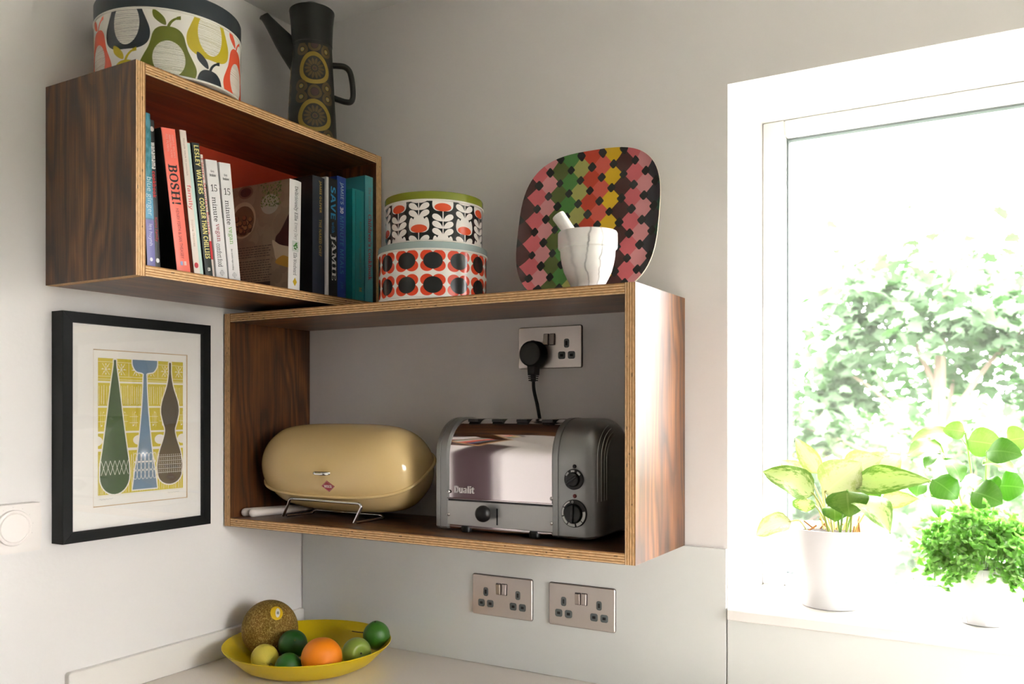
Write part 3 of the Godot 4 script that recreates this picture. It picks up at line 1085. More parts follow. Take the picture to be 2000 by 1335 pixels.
func build_tins() -> void:
	tin("storage_tin", "big round tin printed with pears, dark blue lid, on the small box shelf", Vector3(0.1396, 2.0428, 0.5009), 0.1285, 0.1150, 0.036, 0.1293, tex_mat(pear_image(), 0.25), mat(rgb(38, 47, 54), 0.32))
	tin("storage_tin", "round tin of red and black rosettes, grey lid, under the tulip tin", Vector3(0.4989, 1.6702, 0.1507), 0.1090, 0.0945, 0.0150, 0.1100, tex_mat(rosette_image(), 0.16), mat(rgb(158, 174, 172), 0.25))
	tin("storage_tin", "round black tin of white and orange tulips, olive green lid, stacked on the rosette tin", Vector3(0.5032, 1.7800, 0.1524), 0.0975, 0.0800, 0.0172, 0.0990, tex_mat(tulip_image(), 0.16), mat(rgb(124, 132, 34), 0.25))


# ---------------------------------------------------------------- coffee pot
func pot_image() -> Image:
	var W := 2048
	var H := 1024
	var im := Image.create(W, H, false, Image.FORMAT_RGB8)
	im.fill(rgb(25, 25, 22))
	var brown := rgb(82, 66, 36)
	var gold := rgb(146, 122, 46)
	var ink := rgb(36, 34, 28)
	var plum := rgb(66, 42, 42)
	var sx := 6519.0                       # pixels per metre round the pot and down it
	var sy := 3683.0
	var ring := func(x: float, y: float, rs: Array, cs: Array):
		for k in rs.size():
			var p := PackedVector2Array()
			for i in 40:
				var a := TAU * i / 40
				p.append(Vector2(x, y) + Vector2(cos(a) * rs[k] * sx, sin(a) * rs[k] * sy) * (1.0 + 0.04 * sin(a * 3.0 + 0.6 + k)))
			fill(im, p, cs[k])
	for rep in 3:
		var ox := 1024.0 + 40.0 + (rep - 1) * 690.0
		for j in 3:
			var y: float = [206.0, 600.0, 994.0][j]
			ring.call(ox, y, [0.0365], [gold])
			ring.call(ox, y, [0.0268], [ink])
			for k in 14:
				var a := TAU * k / 14
				var p := PackedVector2Array()
				for i in 14:
					var b := TAU * i / 14
					var v := Vector2(0.0160 + cos(b) * 0.0078, sin(b) * 0.0029).rotated(a)
					p.append(Vector2(ox + v.x * sx, y + v.y * sy))
				fill(im, p, brown)
			ring.call(ox, y, [0.0058, 0.0034], [brown, plum])
			var ys := y - 199.0
			ring.call(ox, ys, [0.0160, 0.0098, 0.0086], [brown, ink, plum])
			for d in [[-0.0305, -0.0125], [-0.0300, 0.0120], [0.0300, -0.0125], [0.0305, 0.0120]]: ring.call(ox + d[0] * sx, ys + d[1] * sy, [0.0142, 0.0072, 0.0052, 0.0030], [brown, ink, gold, brown.lightened(0.3)])
	return half(im)


func build_coffee_pot() -> void:
	var at := Vector3(0.1524, 2.0428, 0.1309)
	var t := thing("coffee_pot", "tall black stoneware coffee pot with gold ring pattern, spout left and handle right", "coffee pot", at, facing(at))
	var black := mat(rgb(15, 17, 15), 0.4)
	var mb := MB.new()
	lathe(mb, [Vector2(0, 0.001), Vector2(0.053, 0.0), Vector2(0.0555, 0.002), Vector2(0.0552, 0.02), Vector2(0.0515, 0.09), Vector2(0.0476, 0.16), Vector2(0.0445, 0.222)], 64, Transform3D(), 0.0, 1.0)
	var m := tex_mat(pot_image(), 0.4)
	part("body", mb, m, t)
	mb = MB.new()
	lathe(mb, [Vector2(0.0445, 0.222), Vector2(0.0440, 0.2290), Vector2(0.0445, 0.2300), Vector2(0.0452, 0.2315), Vector2(0.0450, 0.2370), Vector2(0.0452, 0.246), Vector2(0.0462, 0.275), Vector2(0.0492, 0.302), Vector2(0.0500, 0.306), Vector2(0.0495, 0.3085), Vector2(0.047, 0.3105), Vector2(0.034, 0.315), Vector2(0.024, 0.3165), Vector2(0.0228, 0.320), Vector2(0.0195, 0.3245), Vector2(0.012, 0.3272), Vector2(0, 0.328)], 64)
	part("lid", mb, black, t)
	mb = MB.new()
	var rings := []
	for k in 13:
		var s := k / 12.0
		var c := Vector3(-0.028, 0.187, 0.0).lerp(Vector3(-0.1035, 0.2905, 0.0), s)
		c.y += 0.004 * sin(PI * s)
		var up := Vector3(0.10, 1.0, 0).normalized().lerp(Vector3(0.80, 0.55, 0).normalized(), smoothstep(0.0, 0.7, s)).normalized()
		var hv := lerpf(0.046, 0.0098, pow(s, 0.55)) * (1.0 + 0.12 * smoothstep(0.93, 1.0, s))
		var hd := lerpf(0.022, 0.0092, pow(s, 0.7))
		var ring := []
		for i in 24:
			var a := TAU * i / 24
			ring.append(c + up * sin(a) * hv + Vector3(0, 0, 1) * cos(a) * hd)
		rings.append(ring)
	loft(mb, rings, false, false)
	var inner := []                        # the mouth, hollow
	for k in 3:
		var ring := []
		for p in rings[12 - k * 2]: ring.append(rings[12 - k * 2][0].lerp(rings[12 - k * 2][12], 0.5).lerp(p, 0.8))
		inner.append(ring)
	loft(mb, [rings[12], inner[0]], false, false)
	loft(mb, inner, false, true)
	var lip := []                          # pouring lip at the outer edge of the mouth
	for k in 5: lip.append(Vector3(-0.106 - 0.0013 * k, 0.2862 + 0.0006 * k - 0.0004 * k * k, 0))
	tube(mb, lip, [0.0052, 0.005, 0.0045, 0.0038, 0.0028], 10, true, 1.3)
	part("spout", mb, black, t)
	mb = MB.new()
	var path := smooth_path([Vector3(0.040, 0.1925, 0), Vector3(0.056, 0.1935, 0), Vector3(0.072, 0.1925, 0), Vector3(0.0825, 0.184, 0), Vector3(0.0875, 0.168, 0), Vector3(0.0905, 0.145, 0), Vector3(0.0905, 0.124, 0), Vector3(0.085, 0.114, 0), Vector3(0.072, 0.1135, 0), Vector3(0.058, 0.117, 0), Vector3(0.044, 0.121, 0)], 5)
	tube(mb, path, 0.0064, 14, true, 1.35)
	part("handle", mb, black, t)


# ---------------------------------------------------------------- tray leaning on the wall
func tray_image() -> Image:
	var N := 1536
	var im := Image.create(N, N, false, Image.FORMAT_RGB8)
	var ink := rgb(22, 25, 24)
	im.fill(ink)
	var cols := [rgb(70, 36, 34), rgb(214, 104, 110), rgb(218, 146, 148), rgb(84, 98, 44), rgb(74, 132, 62), rgb(170, 170, 92), rgb(200, 66, 42), rgb(216, 92, 76), rgb(222, 180, 26), rgb(70, 36, 34), rgb(214, 104, 110), rgb(218, 146, 148), rgb(52, 50, 58), rgb(40, 84, 66), rgb(36, 60, 50)]
	var dx := N * 0.0765
	var dy := N * 0.1625
	var r := RandomNumberGenerator.new()
	r.seed = 9
	for c in 15:
		var x := N * 0.035 + dx * c
		for k in range(-1, 8):
			var y := dy * (k + 0.5 * (c % 2)) + N * 0.02
			var w := dx * 1.02
			var h := dy * 0.5 * 1.02
			fill(im, PackedVector2Array([Vector2(x - w, y), Vector2(x, y - h), Vector2(x + w, y), Vector2(x, y + h)]), cols[c])
	for c in 15:
		var x := N * 0.035 + dx * c + dx * 0.98
		for k in range(-1, 8):
			var y := dy * (k + 0.5 * (c % 2)) + N * 0.02
			var j := r.randf_range(0.92, 1.08)
			var w := dx * 0.385 * j
			var h := dy * 0.5 * 0.385 * j
			var p := PackedVector2Array()
			for q in [[-1.0, -0.18], [-0.82, -0.32], [-0.2, -0.95], [0.1, -1.0], [0.82, -0.25], [1.0, 0.1], [0.25, 0.9], [0.0, 1.0], [-0.25, 0.9], [-0.95, 0.15]]: p.append(Vector2(x + q[0] * w, y + q[1] * h))
			fill(im, p, ink)
	return half(im)


func build_tray() -> void:
	var t := thing("serving_tray", "rounded square tray with a zigzag pattern of coloured lozenges, leaning on the wall", "tray", Vector3(0.7935, 1.6702, 0.0735))
	var w := 0.1515
	var h := 0.1545
	var p := PackedVector2Array()
	for k in 72:
		var a := TAU * k / 72
		var e := 2.0 / 3.1
		p.append(Vector2(signf(cos(a)) * pow(absf(cos(a)), e) * w, signf(sin(a)) * pow(absf(sin(a)), e) * h + h))
	var face := MB.new()
	var side := MB.new()
	var ring := func(s: float, z: float): 
		var o := []
		for q in p: o.append(Vector3(q.x * s, (q.y - h) * s + h, z))
		return o
	var uvof := func(v: Vector3): return Vector2(0.5 + v.x / (2 * w), 1.0 - v.y / (2 * h))
	var prof := [[0.0, 0.0], [0.45, 0.0], [0.80, 0.0002], [0.90, 0.0022], [0.96, 0.006], [1.0, 0.0105]]       # dished face with a low turned-up edge
	var rings := []
	for q in prof: rings.append(ring.call(q[0], q[1] + 0.003))
	for i in rings.size() - 1:
		for k in 72:
			var k2 := (k + 1) % 72
			var a: Vector3 = rings[i][k]
			var b: Vector3 = rings[i][k2]
			var c: Vector3 = rings[i + 1][k2]
			var d: Vector3 = rings[i + 1][k]
			face.quad(d, c, b, a, uvof.call(d), uvof.call(c), uvof.call(b), uvof.call(a))
	var outer := [ring.call(1.0, 0.0135), ring.call(1.004, 0.0120), ring.call(1.0, 0.0100), ring.call(0.96, 0.0045), ring.call(0.90, 0.0008), ring.call(0.80, 0.0), ring.call(0.0, 0.0)]
	for i in outer.size() - 1:
		for k in 72:
			var k2 := (k + 1) % 72
			side.quad(outer[i][k2], outer[i][k], outer[i + 1][k], outer[i + 1][k2])
	part("patterned_face", face, tex_mat(tray_image(), 0.45), t, 50.0)
	part("pale_edge", side, mat(rgb(214, 204, 184), 0.5), t, 50.0)
	t.rotation.x = -atan2(0.0680, 0.3015)


# ---------------------------------------------------------------- marble mortar and pestle
func marble_material(seed_: int, stretch: Vector2) -> StandardMaterial3D:
	var N := 256
	var im := Image.create(N, N, false, Image.FORMAT_RGB8)
	var n := FastNoiseLite.new()
	n.seed = seed_
	n.frequency = 1.0
	n.fractal_octaves = 4
	for y in N:
		for x in N:
			var u := float(x) / N
			var v := float(y) / N
			var cloud := n.get_noise_2d(u * 3.0, v * 2.0)
			var g := 0.93 + 0.035 * cloud + 0.02 * n.get_noise_2d(u * 14.0, v * 9.0)
			for k in 4:                      # four veins that run down the stone
				var xx: float = [0.38, 0.49, 0.575, 0.80][k] + 0.05 * n.get_noise_2d(v * 1.6 + k * 7.0, k * 3.0) + 0.012 * n.get_noise_2d(v * 9.0, k * 5.0) + [0.02, 0.045, 0.10, 0.05][k] * (v - 0.5)
				var d := absf(u - xx)
				g -= [0.14, 0.50, 0.42, 0.3][k] * exp(-pow(d / [0.012, 0.0042, 0.0036, 0.006][k], 2.0)) * (0.6 + 0.5 * n.get_noise_2d(v * 5.0, k * 11.0))
				g -= 0.05 * exp(-pow(d / 0.03, 2.0))
			im.set_pixel(x, y, Color(g, g * 0.985, g * 0.965))
	var m := tex_mat(im, 0.35)
	m.uv1_scale = Vector3(stretch.x, stretch.y, 1)
	m.subsurf_scatter_enabled = true
	m.subsurf_scatter_strength = 0.08
	return m


func build_mortar() -> void:
	var at := Vector3(0.8628, 1.6702, 0.1895)
	var t := thing("mortar", "white grey-veined marble mortar on the large box shelf before the patterned tray", "mortar", at, facing(at))
	var mb := MB.new()
	lathe(mb, [Vector2(0, 0.0), Vector2(0.0285, 0.0), Vector2(0.0305, 0.0015), Vector2(0.0305, 0.007), Vector2(0.0315, 0.011), Vector2(0.037, 0.021), Vector2(0.0425, 0.033), Vector2(0.0462, 0.047), Vector2(0.0485, 0.060), Vector2(0.0492, 0.0705), Vector2(0.0498, 0.072), Vector2(0.0520, 0.0735), Vector2(0.0528, 0.0755), Vector2(0.0530, 0.090), Vector2(0.0528, 0.1005), Vector2(0.0515, 0.1030), Vector2(0.0480, 0.1036), Vector2(0.0440, 0.1030), Vector2(0.0425, 0.1000), Vector2(0.0410, 0.075), Vector2(0.034, 0.045), Vector2(0.018, 0.030), Vector2(0, 0.0265)], 64)
	part("bowl", mb, marble_material(4, Vector2(1, 1)), t, 28.0)
	# the pestle stands in it, leaning on the rim to the left
	var top := Vector3(0.8135, 1.8065, 0.2100)
	var low := Vector3(0.8760, 1.7125, 0.1910)
	var p := thing("pestle", "white marble pestle with a grey vein, leaning in the mortar", "pestle", low)
	mb = MB.new()
	var L := (top - low).length()
	lathe(mb, [Vector2(0, -0.012), Vector2(0.010, -0.0095), Vector2(0.0155, -0.003), Vector2(0.0168, 0.006), Vector2(0.0150, 0.018), Vector2(0.0120, 0.032), Vector2(0.0108, L * 0.55), Vector2(0.0116, L * 0.8), Vector2(0.0122, L - 0.003), Vector2(0.0112, L - 0.0004), Vector2(0.0095, L), Vector2(0, L)], 32)
	var rod := part("shaft", mb, marble_material(8, Vector2(1.0, 1.0)), p, 40.0)
	var d := (top - low).normalized()
	rod.basis = Basis(d.cross(Vector3(0, 0, 1)).normalized() * -1.0, d, Vector3.ZERO)
	rod.basis.z = rod.basis.x.cross(rod.basis.y)
	rod.basis.x = rod.basis.y.cross(rod.basis.z)


# ---------------------------------------------------------------- cookbooks in the small shelf
const SHELF_T := Transform3D(Basis(Vector3(0, 0, -1), Vector3(0, 1, 0), Vector3(1, 0, 0)), Vector3(0.0005, 1.7027, 0.6566))      # x along the shelf, y up from its floor, z to its front
const SHELF_D := 0.2523


func book(label: String, a: float, lean: float, th: float, h: float, depth: float, rec: float, spine: Material, left: Material, right: Material, hard := false) -> Node3D:
	# stands with its spine to the front at z = 0; x 0..th, y 0..h; leans about its lower left edge
	var n := numbered("cookbook")
	var o := Node3D.new()
	o.name = n
	add_child(o)
	o.set_meta("label", label)
	o.set_meta("category", "book")
	o.set_meta("group", "cookbooks in the small box shelf")
	o.transform = SHELF_T * Transform3D(Basis(Vector3(0, 0, 1), deg_to_rad(lean)), Vector3(a, 0.0004 + maxf(0.0, -sin(deg_to_rad(lean)) * th), SHELF_D - rec))
	var b := 0.0022 if hard else 0.0007
	var ov := 0.003 if hard else 0.0
	var mb := MB.new()                     # spine, slightly rounded for hardbacks
	var poly := PackedVector2Array()
	var n2 := 8
	for k in n2 + 1:
		var s := float(k) / n2
		poly.append(Vector2(th * s, -(1.0 - (0.0016 if hard else 0.0005) / 0.0016) * 0.0 + (sin(PI * s) - 1.0) * (0.0022 if hard else 0.0004)))
	poly.append(Vector2(th, -0.004))
	poly.append(Vector2(0, -0.004))
	for k in n2:
		var s0 := float(k) / n2
		var s1 := float(k + 1) / n2
		mb.quad(Vector3(poly[k].x, 0, poly[k].y), Vector3(poly[k + 1].x, 0, poly[k + 1].y), Vector3(poly[k + 1].x, h, poly[k + 1].y), Vector3(poly[k].x, h, poly[k].y), Vector2(s0, 1), Vector2(s1, 1), Vector2(s1, 0), Vector2(s0, 0))
		for y in [0.0, h]:
			var p0 := Vector3(poly[k].x, y, poly[k].y)
			var p1 := Vector3(poly[k + 1].x, y, poly[k + 1].y)
			var q0 := Vector3(poly[k].x, y, -0.004)
			var q1 := Vector3(poly[k + 1].x, y, -0.004)
			if y > 0.0: mb.quad(p0, p1, q1, q0)
			else: mb.quad(q0, q1, p1, p0)
	mb.quad(Vector3(th, 0, -0.004), Vector3(0, 0, -0.004), Vector3(0, h, -0.004), Vector3(th, h, -0.004))
	part("spine", mb, spine, o)
	for k in 2:
		mb = MB.new()
		var x0: float = [0.0, th - b][k]
		box(mb, Vector3(x0, 0, -depth), Vector3(x0 + b, h, -0.0022), minf(0.0004, b * 0.3))
		part("cover", mb, [left, right][k], o)
	mb = MB.new()
	box(mb, Vector3(b, ov, -depth + ov), Vector3(th - b, h - ov, -0.0042))
	part("pages", mb, mat(rgb(226, 218, 202), 0.8), o)
	return o


func down(s: String, o: Node3D, face: String, weight: int, italic: bool, x: float, y0: float, y1: float, size: float, col: Color, called := "lettering") -> void:       # a line that runs down the spine from y0 to y1, centred on x
	var t := Transform3D(Basis(Vector3(0, -1, 0), Vector3(1, 0, 0), Vector3(0, 0, 1)), Vector3(x, (y0 + y1) / 2, 0.0003))
	text(s, face, weight, italic, absf(y0 - y1), size, t, mat(col, 0.6), o, called)


func food_image() -> Image:                     # back cover with a photograph of bowls, herbs and a jar over lines of print
	var W := 800
	var H := 1040
	var im := Image.create(W, H, false, Image.FORMAT_RGB8)
	im.fill(rgb(160, 138, 116))
	var r := RandomNumberGenerator.new()
	r.seed = 12
	for k in 260:
		var g := r.randf_range(0.93, 1.05)
		oval(im, Vector2(r.randf() * W, r.randf() * H), r.randf_range(30, 110), r.randf_range(30, 110), Color(0.60 * g, 0.52 * g, 0.44 * g), 0.0, 18)
	oval(im, Vector2(250, 60), 95, 62, rgb(120, 92, 80))
	oval(im, Vector2(250, 60), 70, 44, rgb(74, 40, 40))
	oval(im, Vector2(215, 330), 168, 180, rgb(196, 172, 146), 0.4)
	oval(im, Vector2(222, 340), 140, 150, rgb(126, 98, 74), 0.4)
	for k in 26:
		var c := Vector2(225, 370) + Vector2(r.randf_range(-95, 95), r.randf_range(-75, 85))
		oval(im, c, 30, 27, rgb(74, 48, 36))
		oval(im, c + Vector2(-4, -5), 24, 21, [rgb(168, 122, 88), rgb(150, 100, 76), rgb(182, 140, 104)][k % 3])
	oval(im, Vector2(560, 210), 112, 96, rgb(182, 176, 162))
	for k in 150:
		var c := Vector2(570, 120) + Vector2(r.randf_range(-120, 130), r.randf_range(-120, 120))
		oval(im, c, r.randf_range(6, 16), r.randf_range(3, 7), [rgb(92, 110, 54), rgb(66, 88, 40), rgb(122, 136, 76)][k % 3], r.randf() * PI, 10)
	fill(im, curve(PackedVector2Array([Vector2(800, 330), Vector2(700, 480), Vector2(640, 540), Vector2(650, 640), Vector2(720, 690), Vector2(800, 680)]), 5), rgb(58, 26, 26))
	fill(im, curve(PackedVector2Array([Vector2(800, 640), Vector2(690, 610), Vector2(600, 560), Vector2(620, 660), Vector2(660, 760), Vector2(800, 800)]), 5), rgb(206, 186, 158))
	fill(im, curve(PackedVector2Array([Vector2(800, 740), Vector2(720, 720), Vector2(640, 780), Vector2(800, 840)]), 5), rgb(196, 148, 62))
	for k in 22: oval(im, Vector2(r.randf_range(10, 90), r.randf_range(480, 820)), r.randf_range(6, 26), r.randf_range(6, 22), rgb(70, 42, 40), 0.0, 14)
	for k in 15:
		var y := 600.0 + 24.0 * k + (18.0 if k > 4 else 0.0)
		var x := 150.0
		while x < (430.0 if k == 14 else 560.0):
			var w := r.randf_range(14, 52)
			im.fill_rect(Rect2i(int(x), int(y), int(w), 7), rgb(70, 58, 50))
			x += w + 9
	im.fill_rect(Rect2i(330, 950, 250, 90), rgb(58, 46, 44))
	return half(im)


func build_books() -> void:
	var paper := func(c: Color): return mat(c, 0.4)
	var cream := mat(rgb(228, 216, 206), 0.4)
	var white := mat(rgb(232, 230, 230), 0.35)
	var ink := rgb(30, 30, 32)
	# the left group, leaning to the left
	var im := Image.create(128, 1024, false, Image.FORMAT_RGB8)
	var nz := FastNoiseLite.new()
	nz.seed = 2
	nz.frequency = 0.012
	for y in 1024:
		for x in 128:
			var n := nz.get_noise_2d(x, y)
			var c := Color(0.30, 0.58, 0.66).lerp(Color(0.14, 0.46, 0.50), clampf(0.5 + n * 1.6, 0, 1))
			if y > 690: c = Color(0.44, 0.43, 0.66).lerp(c, clampf(1.0 - (y - 690) / 14.0, 0, 1))
			elif y > 440: c = c.lerp(Color(0.36, 0.62, 0.76), clampf((y - 440) / 160.0, 0, 1))
			im.set_pixel(x, y, c)
	var o := book("turquoise and lilac spined cookbook, leftmost in the shelf against its side panel", 0.0455, 2.4, 0.0165, 0.268, 0.19, 0.030, tex_mat(im, 0.35), paper.call(rgb(24, 34, 36)), paper.call(rgb(40, 120, 130)))
	down("blue ginger", o, "Droid Sans", 400, false, 0.0082, 0.158, 0.092, 0.0125, rgb(190, 214, 220))
	down("les huynh", o, "Droid Sans", 400, false, 0.0082, 0.077, 0.040, 0.0085, rgb(196, 196, 220))
	oval_mark(o, Vector3(0.0082, 0.016, 0.0003), 0.0028, rgb(220, 220, 230))
	o = book("thin black spined cookbook beside the turquoise one, with white and red lettering", 0.0650, 2.95, 0.0110, 0.261, 0.19, 0.035, paper.call(rgb(34, 36, 38)), paper.call(rgb(26, 27, 28)), paper.call(rgb(20, 20, 21)))
	down("wanamama", o, "Droid Sans", 700, false, 0.0055, 0.222, 0.176, 0.0072, rgb(236, 232, 228))
	down("cookbook", o, "Droid Sans", 700, false, 0.0055, 0.172, 0.126, 0.0072, rgb(206, 44, 40))
	down("Kumo Family", o, "Droid Sans", 400, true, 0.0055, 0.092, 0.050, 0.0065, rgb(190, 50, 50))
	oval_mark(o, Vector3(0.0055, 0.245, 0.0003), 0.0036, rgb(200, 190, 186))
	oval_mark(o, Vector3(0.0055, 0.017, 0.0003), 0.0034, rgb(214, 214, 214))
	var coral := mat(rgb(248, 116, 96), 0.35)
	o = book("thick coral pink spined cookbook with big black capital lettering", 0.0995, 7.7, 0.0285, 0.2505, 0.19, 0.020, coral, paper.call(rgb(16, 16, 17)), coral)
	down("BOSH!", o, "Droid Serif", 700, false, 0.0142, 0.188, 0.119, 0.0185, rgb(20, 20, 24))
	down("HENRY FIRTH & IAN THEASBY", o, "Droid Sans", 400, false, 0.0142, 0.112, 0.024, 0.0062, rgb(150, 70, 66))
	for k in 3: down(["SIMPLE RECIPES", "AMAZING FOOD", "ALL PLANTS"][k], o, "Droid Sans", 400, false, 0.0212 - 0.0062 * k, 0.240, 0.240 - [0.040, 0.040, 0.030][k], 0.0042, rgb(250, 176, 164))
	for k in 2:
		var mb := MB.new()
		box(mb, Vector3(0.0085 + 0.0075 * k, 0.012, 0.0001), Vector3(0.0135 + 0.0075 * k, 0.019, 0.0005))
		part("publisher_mark", mb, mat([rgb(150, 160, 200), rgb(236, 190, 180)][k], 0.6), o)
	o = book("cream spined cookbook with brown side and pink lettering, right of the coral one", 0.1398, 7.2, 0.0135, 0.258, 0.185, 0.024, cream, paper.call(rgb(150, 96, 74)), cream)
	down("family", o, "Droid Sans", 400, false, 0.0062, 0.162, 0.118, 0.0105, rgb(226, 84, 92))
	down("Simple ways to nourish", o, "Droid Serif", 400, true, 0.0062, 0.244, 0.178, 0.0044, rgb(190, 166, 156))
	down("Sophie Thomas", o, "Droid Sans", 400, false, 0.0062, 0.100, 0.052, 0.0056, rgb(206, 180, 160))
	oval_mark(o, Vector3(0.0062, 0.018, 0.0003), 0.0042, rgb(206, 58, 70))
	o = book("thin pale mint spined cookbook between the cream one and the black one", 0.1562, 7.4, 0.0078, 0.240, 0.185, 0.028, paper.call(rgb(196, 222, 214)), cream, paper.call(rgb(196, 222, 214)))
	o = book("black spined cookbook with large yellow capital lettering", 0.1658, 7.6, 0.0165, 0.2425, 0.185, 0.024, paper.call(rgb(26, 38, 36)), paper.call(rgb(20, 24, 26)), paper.call(rgb(20, 24, 26)))
	down("LESLEY  WATERS", o, "Droid Sans", 700, false, 0.0085, 0.238, 0.151, 0.0105, rgb(232, 222, 140))
	down("COOLER THAN CHILLIES", o, "Droid Sans", 700, false, 0.0085, 0.144, 0.034, 0.0105, rgb(232, 222, 140))
	down("8", o, "Droid Sans", 700, false, 0.0085, 0.018, 0.011, 0.006, rgb(226, 226, 220))
	o = book("thin cream spined cookbook with red lettering, half hidden behind the black one", 0.1848, 7.3, 0.0108, 0.228, 0.18, 0.034, cream, cream, cream)
	down("Fleur's Monday Picnics", o, "Droid Serif", 400, true, 0.0062, 0.222, 0.082, 0.0085, rgb(206, 70, 76))
	var mb := MB.new()
	box(mb, Vector3(0.0004, 0.036, 0.0), Vector3(0.0104, 0.070, 0.0006))
	part("red_label", mb, mat(rgb(206, 44, 50), 0.5), o)
	for k in 2:
		o = book(["white spined cookbook, red and black lettering, left of two matching ones", "white spined cookbook, green and black lettering, right of two matching ones"][k], [0.1968, 0.2268][k], [7.0, 6.6][k], [0.0262, 0.0272][k], [0.2215, 0.2235][k], 0.18, 0.030, white, white, white)
		down("minute", o, "Droid Serif", 400, false, 0.0112, 0.153, 0.108, 0.0105, ink)
		down("vegan", o, "Droid Serif", 400, false, 0.0112, 0.104, 0.071, 0.0105, [rgb(160, 44, 66), rgb(110, 170, 70)][k])
		if k == 0: down("comfort food", o, "Droid Serif", 400, true, 0.0112, 0.067, 0.024, 0.0110, ink)
		else: down("fast, modern vegan cooking", o, "Droid Serif", 400, true, 0.0112, 0.062, 0.022, 0.0045, rgb(90, 90, 94))
		text("15", "Droid Serif", 400, false, 0.0145, 0.0125, Transform3D(Basis(), Vector3(0.0128, 0.170, 0.0003)), mat(ink, 0.6), o)
		text("Katy", "Droid Serif", 400, false, 0.0078, 0.0048, Transform3D(Basis(), Vector3(0.0128, 0.200, 0.0003)), mat(rgb(110, 110, 114), 0.6), o)
		text("Beskow", "Droid Serif", 400, false, 0.0145, 0.0048, Transform3D(Basis(), Vector3(0.0128, 0.1935, 0.0003)), mat(rgb(110, 110, 114), 0.6), o)
		mb = MB.new()
		box(mb, Vector3(-0.0003, 0.120, -0.06), Vector3(0.0002, 0.176, -0.004))
		part("cover_picture", mb, mat([rgb(36, 34, 34), rgb(120, 124, 120)][k], 0.5), o)
		ring_mark(o, Vector3(0.0130, 0.0125, 0.0003), 0.0042, rgb(170, 170, 174))
	# one that stands free, its picture cover towards us
	var cover := tex_mat(food_image(), 0.3)
	o = book("large white spined cookbook standing free, its back cover showing bowls of food", 0.3600, -1.2, 0.0330, 0.2255, 0.185, 0.008, white, cover, white, true)
	down("Deliciously Ella", o, "Droid Serif", 400, true, 0.0165, 0.213, 0.142, 0.0115, rgb(60, 62, 66))
	down("Every Day", o, "Droid Serif", 400, true, 0.0165, 0.138, 0.103, 0.0100, rgb(150, 150, 150))
	down("Ella Woodward", o, "Droid Serif", 400, true, 0.0165, 0.076, 0.030, 0.0090, rgb(60, 62, 66))
	mb = MB.new()
	box(mb, Vector3(0.008, 0.079, 0.0), Vector3(0.0255, 0.100, 0.0005))
	part("label_picture", mb, mat(rgb(206, 212, 206), 0.6), o)
	var r := RandomNumberGenerator.new()
	r.seed = 8
	mb = MB.new()
	for k in 9:
		var c := Vector3(r.randf_range(0.0125, 0.021), r.randf_range(0.083, 0.096), 0.0006)
		blob(mb, Vector3(0.0026, 0.0018, 0.0004), Transform3D(Basis(), c), null, 8, 5)
	var greens := part("herb_print", mb, mat(rgb(64, 122, 52), 0.6), o)
	greens.set_meta("kind", "stuff")
	mb = MB.new()
	prism(mb, PackedVector2Array([Vector2(0.0165, 0.008), Vector2(0.0222, 0.0165), Vector2(0.0165, 0.025), Vector2(0.0108, 0.0165)]), 0.0001, 0.0006)
	part("publisher_mark", mb, mat(rgb(206, 172, 40), 0.5), o)
	# the right group, upright
	var navy := mat(rgb(24, 30, 46), 0.45)
	o = book("dark navy cookbook with small gold lettering, right of the free standing one", 0.4290, 0.0, 0.0365, 0.2480, 0.185, 0.006, navy, mat(rgb(14, 15, 18), 0.5), navy, true)
	down("JAMIE OLIVER", o, "Droid Sans", 700, true, 0.021, 0.240, 0.172, 0.0075, rgb(176, 148, 76))
	down("THE NAKED CHEF", o, "Droid Sans", 700, true, 0.021, 0.158, 0.080, 0.0075, rgb(150, 126, 66))
	var blk := mat(rgb(22, 24, 28), 0.4)
	o = book("black spined cookbook with blue and white capital lettering and white cover edge", 0.4690, 0.0, 0.0350, 0.2540, 0.185, 0.006, blk, mat(rgb(226, 222, 218), 0.5), white)
	mb = MB.new()
	box(mb, Vector3(-0.0004, 0.0005, -0.02), Vector3(0.0066, 0.2535, 0.0004), 0.0003)
	part("white_edge", mb, mat(rgb(226, 222, 220), 0.5), o)
	down("SAVE", o, "Droid Sans", 700, false, 0.0212, 0.236, 0.166, 0.0150, rgb(48, 140, 190))
	down("with", o, "Droid Serif", 700, true, 0.0212, 0.160, 0.136, 0.0090, rgb(40, 110, 160))
	down("JAMIE", o, "Droid Serif", 700, false, 0.0212, 0.132, 0.034, 0.0175, rgb(224, 222, 218))
	var blue := mat(rgb(26, 66, 148), 0.4)
	o = book("bright blue spined cookbook with pale capital lettering", 0.5048, 0.0, 0.0270, 0.2640, 0.185, 0.006, blue, blue, blue)
	down("JAMIE'S", o, "Droid Sans", 400, false, 0.0130, 0.252, 0.204, 0.0115, rgb(176, 200, 216))
	down("30", o, "Droid Sans", 700, false, 0.0130, 0.198, 0.184, 0.0105, rgb(226, 226, 230))
	down("MINUTE MEALS", o, "Droid Sans", 400, false, 0.0130, 0.178, 0.052, 0.0115, rgb(66, 128, 176))
	down("JB", o, "Droid Sans", 400, false, 0.0130, 0.036, 0.020, 0.009, rgb(52, 100, 160))
	var teal := mat(rgb(18, 140, 142), 0.4)
	o = book("teal green hardback cookbook with gold lettering, right of the bright blue one", 0.5560, 0.0, 0.0395, 0.2480, 0.155, 0.006, teal, teal, teal, true)
	down("Rose Elliot's Vegetarian Cookery", o, "Droid Serif", 400, true, 0.024, 0.178, 0.048, 0.0095, rgb(92, 140, 110))
	mb = MB.new()
	box(mb, Vector3(0.008, 0.002, -0.001), Vector3(0.0098, 0.246, 0.0001), 0.0003)
